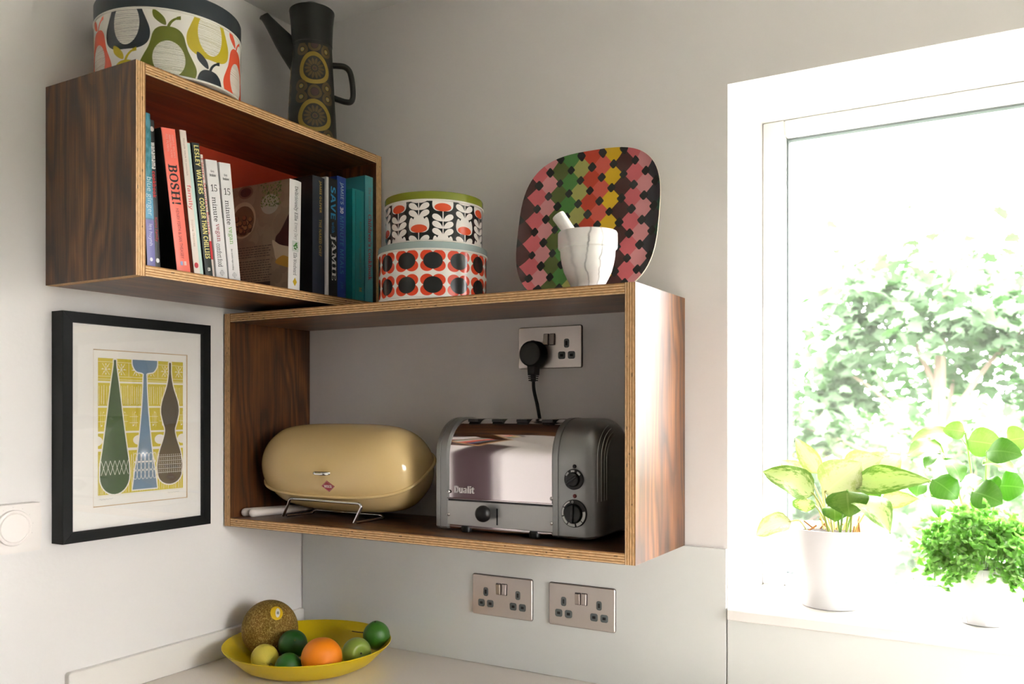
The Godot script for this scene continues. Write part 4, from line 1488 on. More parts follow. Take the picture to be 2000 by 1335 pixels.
	part("spine_groove", mb, mat(rgb(20, 120, 122), 0.4), o)
	down("M", o, "Droid Serif", 700, false, 0.024, 0.030, 0.020, 0.008, rgb(170, 150, 70))
	var sky := mat(rgb(92, 170, 178), 0.4)
	o = book("tall light blue cookbook with red script lettering, rightmost in the shelf", 0.5985, 0.0, 0.0260, 0.2870, 0.20, 0.006, sky, mat(rgb(60, 150, 162), 0.4), sky)
	down("The ultimate", o, "Droid Serif", 400, true, 0.0150, 0.262, 0.206, 0.0085, rgb(150, 130, 120))
	down("Children's Cookbook", o, "Droid Serif", 700, true, 0.0150, 0.200, 0.050, 0.0115, rgb(170, 52, 66))


func oval_mark(o: Node3D, c: Vector3, r: float, col: Color) -> void:
	var mb := MB.new()
	var p := PackedVector2Array()
	for k in 16: p.append(Vector2(c.x + cos(TAU * k / 16) * r, c.y + sin(TAU * k / 16) * r * 1.2))
	prism(mb, p, c.z - 0.0002, c.z + 0.0003)
	part("publisher_mark", mb, mat(col, 0.5), o)


func ring_mark(o: Node3D, c: Vector3, r: float, col: Color) -> void:
	var mb := MB.new()
	var p := []
	for k in 21: p.append(c + Vector3(cos(TAU * k / 20), sin(TAU * k / 20), 0) * r)
	tube(mb, p, 0.0003, 4, false)
	tube(mb, [c - Vector3(r * 1.3, 0, 0), c + Vector3(r * 1.3, 0, 0)], 0.0003, 4)
	tube(mb, [c - Vector3(0, r * 1.3, 0), c + Vector3(0, r * 1.3, 0)], 0.0003, 4)
	part("publisher_mark", mb, mat(col, 0.5), o)


# ---------------------------------------------------------------- bread bin
func build_bread_bin() -> void:
	var cream := mat(rgb(226, 196, 138), 0.14, 0.0, 0.5)
	var at := Vector3(0.2440, 1.2206, 0.1230)
	var t := thing("bread_bin", "cream enamel bread bin shaped like a rounded barrel, on a chrome wire stand", "bread bin", at)
	# seam plane: normal v leans to the front, w points to the front and down
	var tilt := deg_to_rad(31.0)
	var v := Vector3(0, cos(tilt), sin(tilt))
	var w := Vector3(0, -sin(tilt), cos(tilt))
	var c := Vector3(0, 0.1060, -0.005)
	var a := 0.2140                       # half length
	var surf := func(ph: float, th: float, up: bool, grow: float):       # ph round the seam, th from the seam to the pole
		var ex := 2.0 / 3.0
		var cx := signf(cos(ph)) * pow(absf(cos(ph)), ex)
		var cw := signf(sin(ph)) * pow(absf(sin(ph)), ex)
		var ins := 1.0 - pow(cos(th), 2.0 / 2.2)
		var lo := 0.0 if up else 0.004
		var hv := pow(sin(th), 2.0 / 2.2) * (0.0985 if up else 0.0860)
		return c + Vector3(1, 0, 0) * cx * (a + grow - lo - 0.092 * ins) + w * cw * (0.0975 + grow - lo) * (1.0 - ins) + v * hv * (1.0 if up else -1.0)
	var nu := 88
	var nt := 20
	for up in [true, false]:
		var mb := MB.new()
		for i in nt:
			for k in nu:
				var p := func(ii, kk): return surf.call(TAU * kk / nu, PI / 2 * pow(float(ii) / nt, 1.0), up, 0.0)
				var q: Array = [p.call(i, k), p.call(i, k + 1), p.call(i + 1, k + 1), p.call(i + 1, k)]
				if up: mb.quad(q[0], q[3], q[2], q[1])
				else: mb.quad(q[0], q[1], q[2], q[3])
		part("lid" if up else "lower_shell", mb, cream, t, 50.0)
	var mb := MB.new()                      # rolled rim of the lid
	var ring := []
	for k in 96: ring.append(surf.call(TAU * k / 96, 0.0, true, 0.0012) - v * 0.002)
	ring.append(ring[0])
	tube(mb, ring, 0.0036, 10, false)
	part("rim", mb, cream, t, 60.0)
	# chrome handle bar and the red lozenge badge on the front
	var on := func(x: float, y: float):     # the point of the lid at that x and height (both relative to the thing), found along z
		var best := Vector3(x, y, 0)
		var far := -1.0
		for i in 60:
			for k in 120:
				var p: Vector3 = surf.call(PI * k / 120.0, PI / 2 * i / 60.0, true, 0.0)
				var d := Vector2(p.x - x, p.y - y).length()
				if far < 0 or d < far:
					if p.z > -0.02:
						far = d
						best = p
		return best
	var hp: Vector3 = on.call(0.0185, 0.1040)
	var up1: Vector3 = on.call(0.0185, 0.1140)
	var tn := (up1 - hp).normalized()
	var nrm := Vector3(1, 0, 0).cross(tn).normalized()
	mb = MB.new()
	var hb := Basis(Vector3(1, 0, 0), tn, nrm)
	var bar := []
	for k in 13: bar.append(hp + Vector3(1, 0, 0) * lerpf(-0.0195, 0.0195, k / 12.0) + nrm * (0.0090 - 0.0105 * pow(absf(k / 6.0 - 1.0), 5.0)))
	tube(mb, bar, 0.0040, 10, true)
	part("handle", mb, mat(rgb(225, 225, 225), 0.12, 1.0), t)
	var lp: Vector3 = on.call(0.0245, 0.0775)
	up1 = on.call(0.0245, 0.0880)
	tn = (up1 - lp).normalized()
	nrm = Vector3(1, 0, 0).cross(tn).normalized()
	var lt := Transform3D(Basis(Vector3(1, 0, 0), tn, nrm), lp + nrm * 0.0004)
	mb = MB.new()
	var tmp := MB.new()
	prism(tmp, PackedVector2Array([Vector2(0, -0.0128), Vector2(0.0182, 0), Vector2(0, 0.0128), Vector2(-0.0182, 0)]), -0.0006, 0.0007, 0.0003)
	mb.add(tmp, lt)
	var badge := part("badge", mb, mat(rgb(150, 24, 34), 0.3), t)
	text("WESCO", "Droid Sans", 700, false, 0.0205, 0.0060, lt * Transform3D(Basis(), Vector3(0, 0, 0.0008)), mat(rgb(232, 214, 206), 0.5), badge)
	mb = MB.new()
	var fr := PackedVector3Array([Vector3(0, -0.0114, 0.0007), Vector3(0.0164, 0, 0.0007), Vector3(0, 0.0114, 0.0007), Vector3(-0.0164, 0, 0.0007), Vector3(0, -0.0114, 0.0007)])
	var line := []
	for p in fr: line.append(lt * p)
	tube(mb, line, 0.0003, 4, false)
	part("badge_line", mb, mat(rgb(214, 160, 150), 0.4), badge)
	# stand: two bent chrome rods
	var chrome := mat(rgb(220, 220, 222), 0.1, 1.0)
	for k in 2:
		mb = MB.new()
		var z: float = [0.0800, -0.0150][k]
		var zf: float = [0.0695, -0.0150][k]
		var yb: float = [0.0440, 0.0115][k]
		var xs: Array = [[-0.1150, -0.0850, 0.1050, 0.0990], [-0.104, -0.096, 0.098, 0.106]][k]
		var pts := []
		if k == 0:
			pts = [Vector3(-0.1180, 0.0040, 0.0700), Vector3(-0.0960, 0.0330, 0.0765), Vector3(-0.0905, 0.0415, 0.0785), Vector3(-0.0850, 0.0440, 0.0790), Vector3(-0.0760, 0.0445, 0.0790), Vector3(0.0980, 0.0445, 0.0800), Vector3(0.1060, 0.0440, 0.0800), Vector3(0.1105, 0.0415, 0.0800), Vector3(0.1110, 0.0360, 0.0795), Vector3(0.0960, 0.0040, 0.0840)]
		else:
			pts = [Vector3(-0.1060, 0.0032, -0.010), Vector3(-0.0990, 0.0090, -0.010), Vector3(-0.0920, 0.0100, -0.010), Vector3(0.0860, 0.0100, -0.010), Vector3(0.0930, 0.0090, -0.010), Vector3(0.1000, 0.0032, -0.010)]
		tube(mb, pts, 0.0031, 12)
		part("stand_rod", mb, chrome, t, 60.0)
	mb = MB.new()
	tube(mb, [Vector3(-0.1100, 0.0036, 0.068), Vector3(-0.1040, 0.0036, -0.006)], 0.0029, 10)
	part("stand_rod", mb, chrome, t, 60.0)
	mb = MB.new()
	tube(mb, [Vector3(0.0960, 0.0036, 0.080), Vector3(0.0985, 0.0036, -0.006)], 0.0029, 10)
	part("stand_rod", mb, chrome, t, 60.0)


func build_handles() -> void:
	var white := mat(rgb(232, 222, 214), 0.4)
	for k in 2:
		var at: Vector3 = [Vector3(0.0345, 1.2200, 0.2270), Vector3(0.0605, 1.2200, 0.2290)][k]
		var t := thing("salad_server", ["left of two white round-ended rods lying on the box shelf beside the bread bin", "right of two white round-ended rods lying on the box shelf beside the bread bin"][k], "utensil", at, 0.0, "white rods on the box shelf floor")
		var dir: Vector3 = [Vector3(0.026, 0.0, -0.175), Vector3(0.026, 0.0, -0.175)][k]
		var mb := MB.new()
		var pts := []
		var rs := []
		for i in 7:
			var a := PI / 2 * i / 6.0
			pts.append(dir.normalized() * (1.0 - cos(a)) * 0.0092 + Vector3(0, 0.0093, 0))
			rs.append(maxf(0.0006, sin(a) * 0.0092))
		for i in range(1, 8):
			pts.append(dir.normalized() * 0.0092 + dir * (i / 7.0) * 0.9 + Vector3(0, 0.0093 - 0.0022 * i / 7.0, 0))
			rs.append(0.0092 - 0.0022 * i / 7.0)
		tube(mb, pts, rs, 18)
		part("rod", mb, white, t, 60.0)


# ---------------------------------------------------------------- toaster
func toaster_ring(x: float, d: float, grow := 0.0) -> Array:      # outline across the toaster at x, drawn in by d; origin under the middle of it
	var hz := 0.0805 + grow - d
	var top := 0.2205 + grow - d
	var bot := 0.0050 + d * 0.3
	var r := maxf(0.0735 - d * 0.9, 0.02)
	var p := []
	p.append(Vector3(x, bot, hz - 0.004))
	p.append(Vector3(x, bot + 0.004, hz))
	p.append(Vector3(x, lerpf(bot, top - r, 0.5), hz))
	for k in 15:
		var a := PI / 2 * k / 14.0
		p.append(Vector3(x, top - r + sin(a) * r, hz - r + cos(a) * r))
	for k in 15:
		var a := PI / 2 * (1.0 + k / 14.0)
		p.append(Vector3(x, top - r + sin(a) * r, -hz + r + cos(a) * r))
	p.append(Vector3(x, lerpf(bot, top - r, 0.5), -hz))
	p.append(Vector3(x, bot + 0.004, -hz))
	p.append(Vector3(x, bot, -hz + 0.004))
	p.reverse()
	return p


func build_toaster() -> void:
	var at := Vector3(0.7045, 1.2200, 0.1000)
	var t := thing("toaster", "four slot toaster with polished steel front and grey rounded end caps with black dials", "toaster", at)
	var chrome := mat(rgb(222, 214, 214), 0.07, 1.0)
	var grey := mat(rgb(152, 153, 151), 0.34, 0.75)
	var black := mat(rgb(18, 18, 19), 0.4)
	var xl := -0.1500          # inner edges of the caps
	var xr := 0.0855
	var mb := MB.new()
	var rings := []
	for k in 9: rings.append(toaster_ring(lerpf(xl, xr, k / 8.0), 0.0015 - 0.0016 * sin(PI * k / 8.0)))
	loft(mb, rings, false, false)
	part("steel_wrap", mb, chrome, t, 30.0)
	# caps
	mb = MB.new()
	rings = []
	for q in [[0.004, 0.003], [0.0, 0.0], [-0.0125, 0.0], [-0.0130, 0.0012], [-0.0145, 0.0012], [-0.0150, 0.0], [-0.0225, 0.0006], [-0.0265, 0.0030], [-0.0285, 0.0075], [-0.0290, 0.014]]: rings.append(toaster_ring(xl + q[0], q[1], 0.0025))
	rings.reverse()
	loft(mb, rings, true, true)
	part("end_cap", mb, grey, t, 32.0)
	mb = MB.new()
	rings = []
	for q in [[-0.004, 0.003], [0.0, 0.0], [0.0095, 0.0], [0.0105, 0.0018], [0.0120, 0.0018], [0.0130, 0.0006], [0.0500, 0.0006]]: rings.append(toaster_ring(xr + q[0], q[1], 0.0025))
	for k in range(1, 13):
		var a := PI / 2 * k / 12.0
		rings.append(toaster_ring(xr + 0.058 + sin(a) * 0.035, 0.0006 + (1.0 - cos(a)) * 0.036, 0.0025))
	loft(mb, rings, true, true)
	var cap := part("end_cap", mb, grey, t, 32.0)
	for k in 4:                            # pressed lines that follow the shoulder
		var a: float = PI / 2 * [0.52, 0.66, 0.79, 0.91][k]
		var ring := toaster_ring(xr + 0.058 + sin(a) * 0.035, 0.0006 + (1.0 - cos(a)) * 0.036 - 0.0002, 0.0025)
		ring.reverse()
		var pts := []
		pts.append(ring[1].lerp(ring[2], 0.92))
		for i in range(2, 16): pts.append(ring[i])
		mb = MB.new()
		tube(mb, pts, 0.0007, 5)
		part("pressed_line", mb, mat(rgb(176, 178, 176), 0.4, 0.7), cap)
	# bread slots in the top
	for k in 4:
		var x := lerpf(xl, xr, (k + 0.62) / 4.25)
		mb = MB.new()
		box(mb, Vector3(x - 0.012, 0.214, -0.050), Vector3(x + 0.012, 0.2198, 0.040), 0.0006)
		var s := part("bread_slot", mb, mat(rgb(26, 24, 24), 0.5), t)
		mb = MB.new()
		for j in 6: tube(mb, [Vector3(x - 0.007 + 0.0028 * j, 0.2200, -0.046), Vector3(x - 0.007 + 0.0028 * j, 0.2200, 0.036)], 0.0007, 6)
		var g := part("guard_wire", mb, mat(rgb(200, 196, 190), 0.3, 1.0), s)
		g.set_meta("kind", "stuff")
	# folded lower edge of the steel front, the lever panel below it and the bright strip under that
	var zf := 0.0806
	mb = MB.new()
	box(mb, Vector3(xl + 0.0005, 0.0640, zf - 0.004), Vector3(xr - 0.0005, 0.0665, zf + 0.0016), 0.0006)
	part("folded_edge", mb, chrome, t)
	mb = MB.new()
	box(mb, Vector3(xl + 0.0003, 0.0600, zf - 0.004), Vector3(xr - 0.0003, 0.0645, zf + 0.0002))
	part("shadow_gap", mb, black, t)
	mb = MB.new()
	box(mb, Vector3(xl + 0.0005, 0.0135, zf - 0.004), Vector3(xr - 0.0005, 0.0605, zf + 0.0012), 0.0008)
	var panel := part("lever_panel", mb, mat(rgb(190, 189, 186), 0.38, 0.75), t)
	mb = MB.new()
	box(mb, Vector3(-0.0365, 0.0190, zf), Vector3(-0.0330, 0.0505, zf + 0.0015), 0.0003)
	part("lever_slot", mb, black, panel)
	mb = MB.new()
	var fwd := Basis(Vector3.RIGHT, PI / 2)
	lathe(mb, [Vector2(0.0050, 0.0), Vector2(0.0050, 0.010), Vector2(0.0120, 0.0115), Vector2(0.0155, 0.0165), Vector2(0.0160, 0.0205), Vector2(0.0148, 0.0255), Vector2(0.0105, 0.0295), Vector2(0.005, 0.0312), Vector2(0, 0.0316)], 32, Transform3D(fwd, Vector3(-0.0545, 0.0415, zf)))
	part("lever_knob", mb, black, panel, 50.0)
	mb = MB.new()
	mb.quad(Vector3(xl + 0.0005, 0.0050, zf - 0.008), Vector3(xr - 0.0005, 0.0050, zf - 0.008), Vector3(xr - 0.0005, 0.0138, zf + 0.0004), Vector3(xl + 0.0005, 0.0138, zf + 0.0004))
	mb.quad(Vector3(xl + 0.0005, 0.0138, zf - 0.012), Vector3(xr - 0.0005, 0.0138, zf - 0.012), Vector3(xr - 0.0005, 0.0050, zf - 0.012), Vector3(xl + 0.0005, 0.0050, zf - 0.012))
	part("bright_strip", mb, chrome, t)
	for q in [[xl + 0.004, 0.0775], [xr - 0.004, 0.0755], [xl + 0.004, 0.0330], [xr - 0.004, 0.0300]]:
		mb = MB.new()
		lathe(mb, [Vector2(0.0034, 0.0), Vector2(0.0034, 0.0012), Vector2(0.0026, 0.0022), Vector2(0.0012, 0.0025), Vector2(0.0010, 0.0016), Vector2(0, 0.0016)], 14, Transform3D(fwd, Vector3(q[0], q[1], zf + 0.0008)))
		part("screw", mb, mat(rgb(200, 196, 192), 0.25, 1.0), t)
	text("Dualit", "Droid Sans", 700, false, 0.0450, 0.0145, Transform3D(Basis(), Vector3(-0.1100, 0.0830, zf + 0.0007)), mat(rgb(236, 232, 232), 0.35, 0.6), t)
	# feet
	for q in [[-0.1085, 0.0730], [0.0430, 0.0730], [-0.1085, -0.065], [0.0430, -0.065]]:
		mb = MB.new()
		lathe(mb, [Vector2(0, 0.0004), Vector2(0.0105, 0.0004), Vector2(0.0115, 0.0025), Vector2(0.0115, 0.0105), Vector2(0.0100, 0.0130), Vector2(0, 0.0132)], 24, Transform3D(Basis(), Vector3(q[0], 0, q[1])))
		part("rubber_foot", mb, black, t)
	# dials on the right cap
	var zc := 0.0825
	for q in [[0.1285, 0.1130, 0.0188, 0], [0.1290, 0.0515, 0.0252, 1]]:
		mb = MB.new()
		lathe(mb, [Vector2(q[2], 0.0), Vector2(q[2], 0.0035), Vector2(q[2] - 0.001, 0.0045), Vector2(q[2] * 0.72, 0.0048), Vector2(q[2] * 0.70, 0.0075), Vector2(q[2] * 0.62, 0.0100), Vector2(0, 0.0105)], 40, Transform3D(fwd, Vector3(q[0], q[1], zc)))
		var dial := part("dial", mb, black, t)
		mb = MB.new()
		var tmp := MB.new()
		box(tmp, Vector3(-q[2] * 0.66, -0.0022, 0.0095), Vector3(q[2] * 0.66, 0.0022, 0.0150), 0.001)
		mb.add(tmp, Transform3D(Basis(Vector3(0, 0, 1), deg_to_rad([35.0, 88.0][q[3]])), Vector3(q[0], q[1], zc)))
		part("dial_grip", mb, mat(rgb(30, 30, 32), 0.35), dial)
		var white := mat(rgb(226, 226, 224), 0.5)
		mb = MB.new()
		if q[3] == 0:
			for s in 3:
				for j in 4:
					tmp = MB.new()
					box(tmp, Vector3(-0.0006, q[2] * 0.66, 0.0047), Vector3(0.0006, q[2] * 0.90, 0.0052))
					mb.add(tmp, Transform3D(Basis(Vector3(0, 0, 1), deg_to_rad([52.0, 4.0, -44.0][s] + (1.5 - j) * 7.0)), Vector3(q[0], q[1], zc)))
		else:
			var arc := func(a0: float, a1: float, r0: float, r1: float):
				var n := 10
				for i in n:
					var u := deg_to_rad(lerpf(a0, a1, float(i) / n))
					var v := deg_to_rad(lerpf(a0, a1, float(i + 1) / n))
					var z := zc + 0.00485
					var o := Vector3(q[0], q[1], z)
					mb.quad(o + Vector3(cos(v), sin(v), 0) * r0, o + Vector3(cos(u), sin(u), 0) * r0, o + Vector3(cos(u), sin(u), 0) * r1, o + Vector3(cos(v), sin(v), 0) * r1)
			for s in 4: arc.call(110.0 + s * 43.0, 110.0 + s * 43.0 + 38.0, q[2] * (0.84 - 0.035 * s), q[2] * 0.94)
			arc.call(286.0, 318.0, q[2] * 0.72, q[2] * 0.94)
			arc.call(322.0, 372.0, q[2] * 0.72, q[2] * 0.94)
		var marks := part("dial_marks", mb, white, dial)
		marks.set_meta("kind", "stuff")
		if q[3] == 1: text("0", "Droid Sans", 400, false, 0.0036, 0.0044, Transform3D(Basis(), Vector3(q[0] - 0.002, q[1] + q[2] * 0.83, zc + 0.0049)), white, dial)
		mb = MB.new()
		lathe(mb, [Vector2(0.0037, 0.0), Vector2(0.0037, 0.0012), Vector2(0.0026, 0.0026), Vector2(0, 0.0031)], 16, Transform3D(fwd, Vector3(q[0] + 0.0005, q[1] + [0.0232, 0.0312][q[3]], zc)))
		part("indicator_lamp", mb, [mat(rgb(26, 24, 24), 0.3), mat(rgb(110, 28, 26), 0.3)][q[3]], t)


# ---------------------------------------------------------------- fruit bowl
func build_fruit() -> void:
	var dir := Vector3(-0.6836, 0, -0.7299)          # long axis of the oval bowl, towards the corner
	var c := Vector3(0.1990, 0.9105, 0.1925)
	var t := thing("fruit_bowl", "wide shallow yellow bowl of fruit in the corner of the worktop", "bowl", c, atan2(-dir.x, -dir.z))
	var prof := [Vector2(0.0, 0.0), Vector2(0.112, 0.0), Vector2(0.124, 0.0018), Vector2(0.140, 0.0095), Vector2(0.155, 0.0240), Vector2(0.170, 0.0380), Vector2(0.1772, 0.0460), Vector2(0.1780, 0.0476), Vector2(0.1772, 0.0484), Vector2(0.1752, 0.0478), Vector2(0.168, 0.0400), Vector2(0.153, 0.0253), Vector2(0.138, 0.0130), Vector2(0.1235, 0.0036), Vector2(0.118, 0.0026), Vector2(0.0, 0.0022)]
	var mb := MB.new()
	lathe(mb, prof, 96, Transform3D(Basis.from_scale(Vector3(1, 1, 1.067)), Vector3.ZERO))
	part("bowl", mb, mat(rgb(214, 186, 14), 0.38), t, 50.0)
	var peel := func(col: Color, rough: float, freq: float, cm: float, scale: float) -> StandardMaterial3D:
		var m: StandardMaterial3D = mat(col, rough).duplicate()
		noise_height(m, freq, cm, scale, 5, 2)
		return m
	# melon with a netted rind
	var N := 512
	var im := Image.create(N, N / 2, false, Image.FORMAT_RGB8)
	var net := FastNoiseLite.new()
	net.noise_type = FastNoiseLite.TYPE_CELLULAR
	net.cellular_return_type = FastNoiseLite.RETURN_DISTANCE2_SUB
	net.frequency = 1.0
	net.seed = 4
	var soft := FastNoiseLite.new()
	soft.frequency = 1.0
	soft.seed = 9
	var hm := Image.create(N, N / 2, false, Image.FORMAT_RGB8)
	for y in N / 2:
		for x in N:
			var th := PI * y / (N / 2.0)
			var ph := TAU * x / N
			var d := Vector3(sin(th) * sin(ph), cos(th) * 0.8, sin(th) * cos(ph)) * 10.0
			d += Vector3(soft.get_noise_3dv(d * 0.4), soft.get_noise_3dv(d * 0.4 + Vector3(50, 0, 0)), soft.get_noise_3dv(d * 0.4 + Vector3(0, 50, 0))) * 1.3
			var e := net.get_noise_3dv(d) + 1.0
			var k := 1.0 - smoothstep(0.03, 0.20, e)
			var g := soft.get_noise_3dv(d * 0.12)
			var rind := Color(0.44, 0.34, 0.11).lerp(Color(0.50, 0.37, 0.17), 0.5 + g)
			im.set_pixel(x, y, rind.lerp(Color(0.82, 0.72, 0.44), k * 0.9))
			hm.set_pixel(x, y, Color(k, k, k))
	var mm := tex_mat(im, 0.6, 0.3)
	mm.heightmap_enabled = true
	mm.heightmap_texture = ImageTexture.create_from_image(hm)
	mm.heightmap_scale = 0.12
	var mp := Vector3(0.1010, 0.9755, 0.2080)
	var mel := thing("melon", "netted melon with an oval yellow sticker at the back of the yellow bowl", "fruit", mp)
	mb = MB.new()
	blob(mb, Vector3(0.0605, 0.0610, 0.0605), Transform3D(Basis(Vector3(0, 0, 1), 0.25), Vector3.ZERO), func(d): return 1.0 + 0.03 * d.y * d.y, 64, 40)
	part("rind", mb, mm, mel, 60.0)
	var sd := Vector3(0.667, 0.74, 0.315).normalized()
	for q in [[0.0135, 0.0175, rgb(224, 184, 26), 0.0, 0.0], [0.0048, 0.0115, rgb(232, 230, 226), 0.002, 0.0008]]:
		mb = MB.new()
		var bs := basis_z(sd).rotated(sd, -0.3)
		for k in 28:                     # a cap that lies on the rind
			for i in 4:
				var p := func(ii, kk):
					var a: float = TAU * kk / 28
					var v: Vector3 = sd + (bs.x * (cos(a) * q[0] * ii / 4.0 + q[3]) + bs.y * sin(a) * q[1] * ii / 4.0) / 0.0612
					v = v.normalized()
					return v * (0.0606 + 0.0016 * v.y * v.y + 0.0010 + q[4])
				mb.quad(p.call(i, k), p.call(i + 1, k), p.call(i + 1, k + 1), p.call(i, k + 1))
		part("sticker", mb, mat(q[2], 0.35), mel, 60.0)
	mb = MB.new()
	var bs2 := basis_z(sd).rotated(sd, -0.3)
	for k in 6:
		var o: Vector3 = sd * 0.0634 + bs2.x * (0.0002 + 0.0008 * k) + bs2.y * -0.001
		var tmp := MB.new()
		box(tmp, Vector3(-0.0002, -0.0035, -0.0002), Vector3(0.0002, 0.0035, 0.0003))
		mb.add(tmp, Transform3D(bs2, o))
	var bars := part("bar_lines", mb, mat(rgb(50, 50, 50), 0.6), mel)
	bars.set_meta("kind", "stuff")
	# citrus and apple
	var F := [
		["orange", "orange beside the green apple at the front of the yellow bowl", Vector3(0.2981, 0.9534, 0.2582), 0.0405, rgb(250, 140, 6)],
		["lemon", "pale yellow lemon at the left front of the bowl, under the melon", Vector3(0.1708, 0.9419, 0.2903), 0.0285, rgb(214, 196, 74)],
		["lime", "larger dark lime in front of the melon, resting above the smaller one", Vector3(0.1950, 0.9605, 0.2340), 0.0306, rgb(28, 84, 22)],
		["lime", "small lime at the front of the bowl between lemon and orange", Vector3(0.2398, 0.9379, 0.2927), 0.0248, rgb(38, 100, 26)],
		["lime", "lime with a dry stem at the right edge of the yellow bowl", Vector3(0.3049, 0.9614, 0.0914), 0.0298, rgb(56, 112, 30)],
		["green_apple", "pale green apple between the orange and the stemmed lime", Vector3(0.3129, 0.9439, 0.1677), 0.0310, rgb(140, 164, 70)],
	]
	for q in F:
		var o := thing(q[0], q[1], "fruit", q[2])
		var R: float = q[3]
		mb = MB.new()
		var tocam: Vector3 = CAM - q[2]
		tocam.y = 0
		tocam = tocam.normalized()
		if q[0] == "orange":
			blob(mb, Vector3(R * 1.02, R, R * 1.02), Transform3D(), func(d): return 1.0 - 0.03 * exp(-pow((1.0 - d.y) * 14.0, 2.0)), 48, 32)
			part("peel", mb, peel.call(q[4], 0.42, 0.09, 0.035, 60.0), o, 60.0)
			mb = MB.new()
			blob(mb, Vector3(0.0022, 0.0014, 0.0030), Transform3D(basis_z(tocam.rotated(Vector3.UP, -0.55) + Vector3(0, -0.25, 0)), (tocam.rotated(Vector3.UP, -0.55) + Vector3(0, -0.25, 0)).normalized() * R * 1.0), null, 10, 6)
			part("stem_scar", mb, mat(rgb(150, 80, 20), 0.6), o)
		elif q[0] == "lemon":
			var ax := (tocam.rotated(Vector3.UP, 0.35) + Vector3(0, -0.18, 0)).normalized()
			blob(mb, Vector3(R * 0.98, R * 1.02, R * 0.98), Transform3D(Basis(ax.cross(Vector3.UP).normalized(), ax, ax.cross(Vector3.UP).normalized().cross(ax)), Vector3.ZERO), func(d): return 1.0 + 0.14 * exp(-pow((1.0 - absf(d.y)) * 8.0, 2.0)) + 0.03 * absf(d.y), 48, 32)
			part("peel", mb, peel.call(q[4], 0.45, 0.06, 0.06, 40.0), o, 60.0)
			mb = MB.new()
			blob(mb, Vector3(0.0042, 0.0042, 0.0042), Transform3D(Basis(), ax * R * 1.13), null, 12, 8)
			part("stem_end", mb, mat(rgb(110, 104, 40), 0.6), o)
		elif q[0] == "lime":
			var ax := Vector3(0.65, 0.45, 0.5).normalized() if R > 0.0305 else (Vector3(0.8, 0.1, -0.4).normalized() if R < 0.028 else (tocam.rotated(Vector3.UP, -0.35) * 0.25 + Vector3(0, 1, 0)).normalized())
			var s := ax.cross(Vector3(0.1, 0.2, 1.0)).normalized()
			blob(mb, Vector3(R * 0.99, R * 1.04, R * 0.99), Transform3D(Basis(s, ax, s.cross(ax)), Vector3.ZERO), func(d): return 1.0 + 0.06 * exp(-pow((1.0 - absf(d.y)) * 12.0, 2.0)), 44, 28)
			part("peel", mb, peel.call(q[4], 0.36, 0.07, 0.03, 50.0), o, 60.0)
			mb = MB.new()
			if R > 0.0295 and R < 0.0305:
				tube(mb, [ax * R * 1.06, ax * R * 1.14], [0.0024, 0.0018], 8)
				part("stem_end", mb, mat(rgb(60, 56, 30), 0.7), o)
				mb = MB.new()
				tube(mb, smooth_path([Vector3(-R * 0.86, 0.004, R * 0.1), Vector3(-R * 1.3, 0.0035, R * 0.25), Vector3(-R * 1.75, 0.0045, R * 0.4), Vector3(-R * 1.95, 0.0048, R * 0.45)], 4), 0.0012, 7)
				part("dry_stem", mb, mat(rgb(70, 48, 30), 0.8), o)
			else:
				blob(mb, Vector3(0.0026, 0.0016, 0.0026), Transform3D(Basis(s, ax, s.cross(ax)), ax * R * 1.09), null, 10, 6)
				part("stem_end", mb, mat(rgb(96, 110, 50), 0.7), o)
		else:
			var ax := (tocam.rotated(Vector3.UP, 0.45) + Vector3(0, 0.12, 0)).normalized()
			var s := ax.cross(Vector3.UP).normalized()
			blob(mb, Vector3(R * 1.0, R * 0.94, R * 1.0), Transform3D(Basis(s, ax, s.cross(ax)), Vector3.ZERO), func(d): return 1.0 - 0.30 * exp(-pow((1.0 - d.y) * 9.0, 2.0)) - 0.12 * exp(-pow((1.0 + d.y) * 10.0, 2.0)) + 0.03 * d.y, 48, 40)
			part("skin", mb, mat(q[4], 0.3), o, 60.0)
			mb = MB.new()
			tube(mb, [ax * R * 0.62, ax * R * 0.74], [0.0016, 0.0020], 8)
			part("stalk", mb, mat(rgb(60, 62, 34), 0.8), o)


# ---------------------------------------------------------------- plants on the sill
func leaf_shape(mb: MB, base: Vector3, tip: Vector3, width: float, arch: float, roll: float, fold := 0.25, kind := 0) -> void:      # a blade with a folded midrib; kind 0 pointed, 1 ovate
	var d := tip - base
	var L := d.length()
	var face := Vector3(0.18, 0.55, 0.80)          # blades turn up and into the room
	var side := d.cross(face).normalized()
	var up := side.cross(d).normalized()
	side = side.rotated(d.normalized(), roll)
	up = up.rotated(d.normalized(), roll)
	var n := 9
	var rows := []
	for i in n + 1:
		var s := float(i) / n
		var c := base + d * s + up * arch * L * sin(PI * s) + up * (-0.10 * L * s * s)
		var w := width * 0.5 * (pow(sin(PI * pow(s, 0.72 if kind == 0 else 0.85)), 0.85 if kind == 0 else 0.62))
		if i == n: w = 0.0004
		if i == 0: w = 0.0006
		var wave := 0.06 * width * sin(s * 9.0 + roll * 3.0)
		var row := []
		for k in [-1.0, -0.5, 0.0, 0.5, 1.0]: row.append(c + side * w * k + up * (absf(k) * w * fold - k * k * w * fold * 0.45 + wave * absf(k) * k))
		rows.append(row)
	for i in n:
		for k in 4:
			mb.quad(rows[i][k], rows[i][k + 1], rows[i + 1][k + 1], rows[i + 1][k], Vector2(k / 4.0, float(i) / n), Vector2((k + 1) / 4.0, float(i) / n), Vector2((k + 1) / 4.0, float(i + 1) / n), Vector2(k / 4.0, float(i + 1) / n))


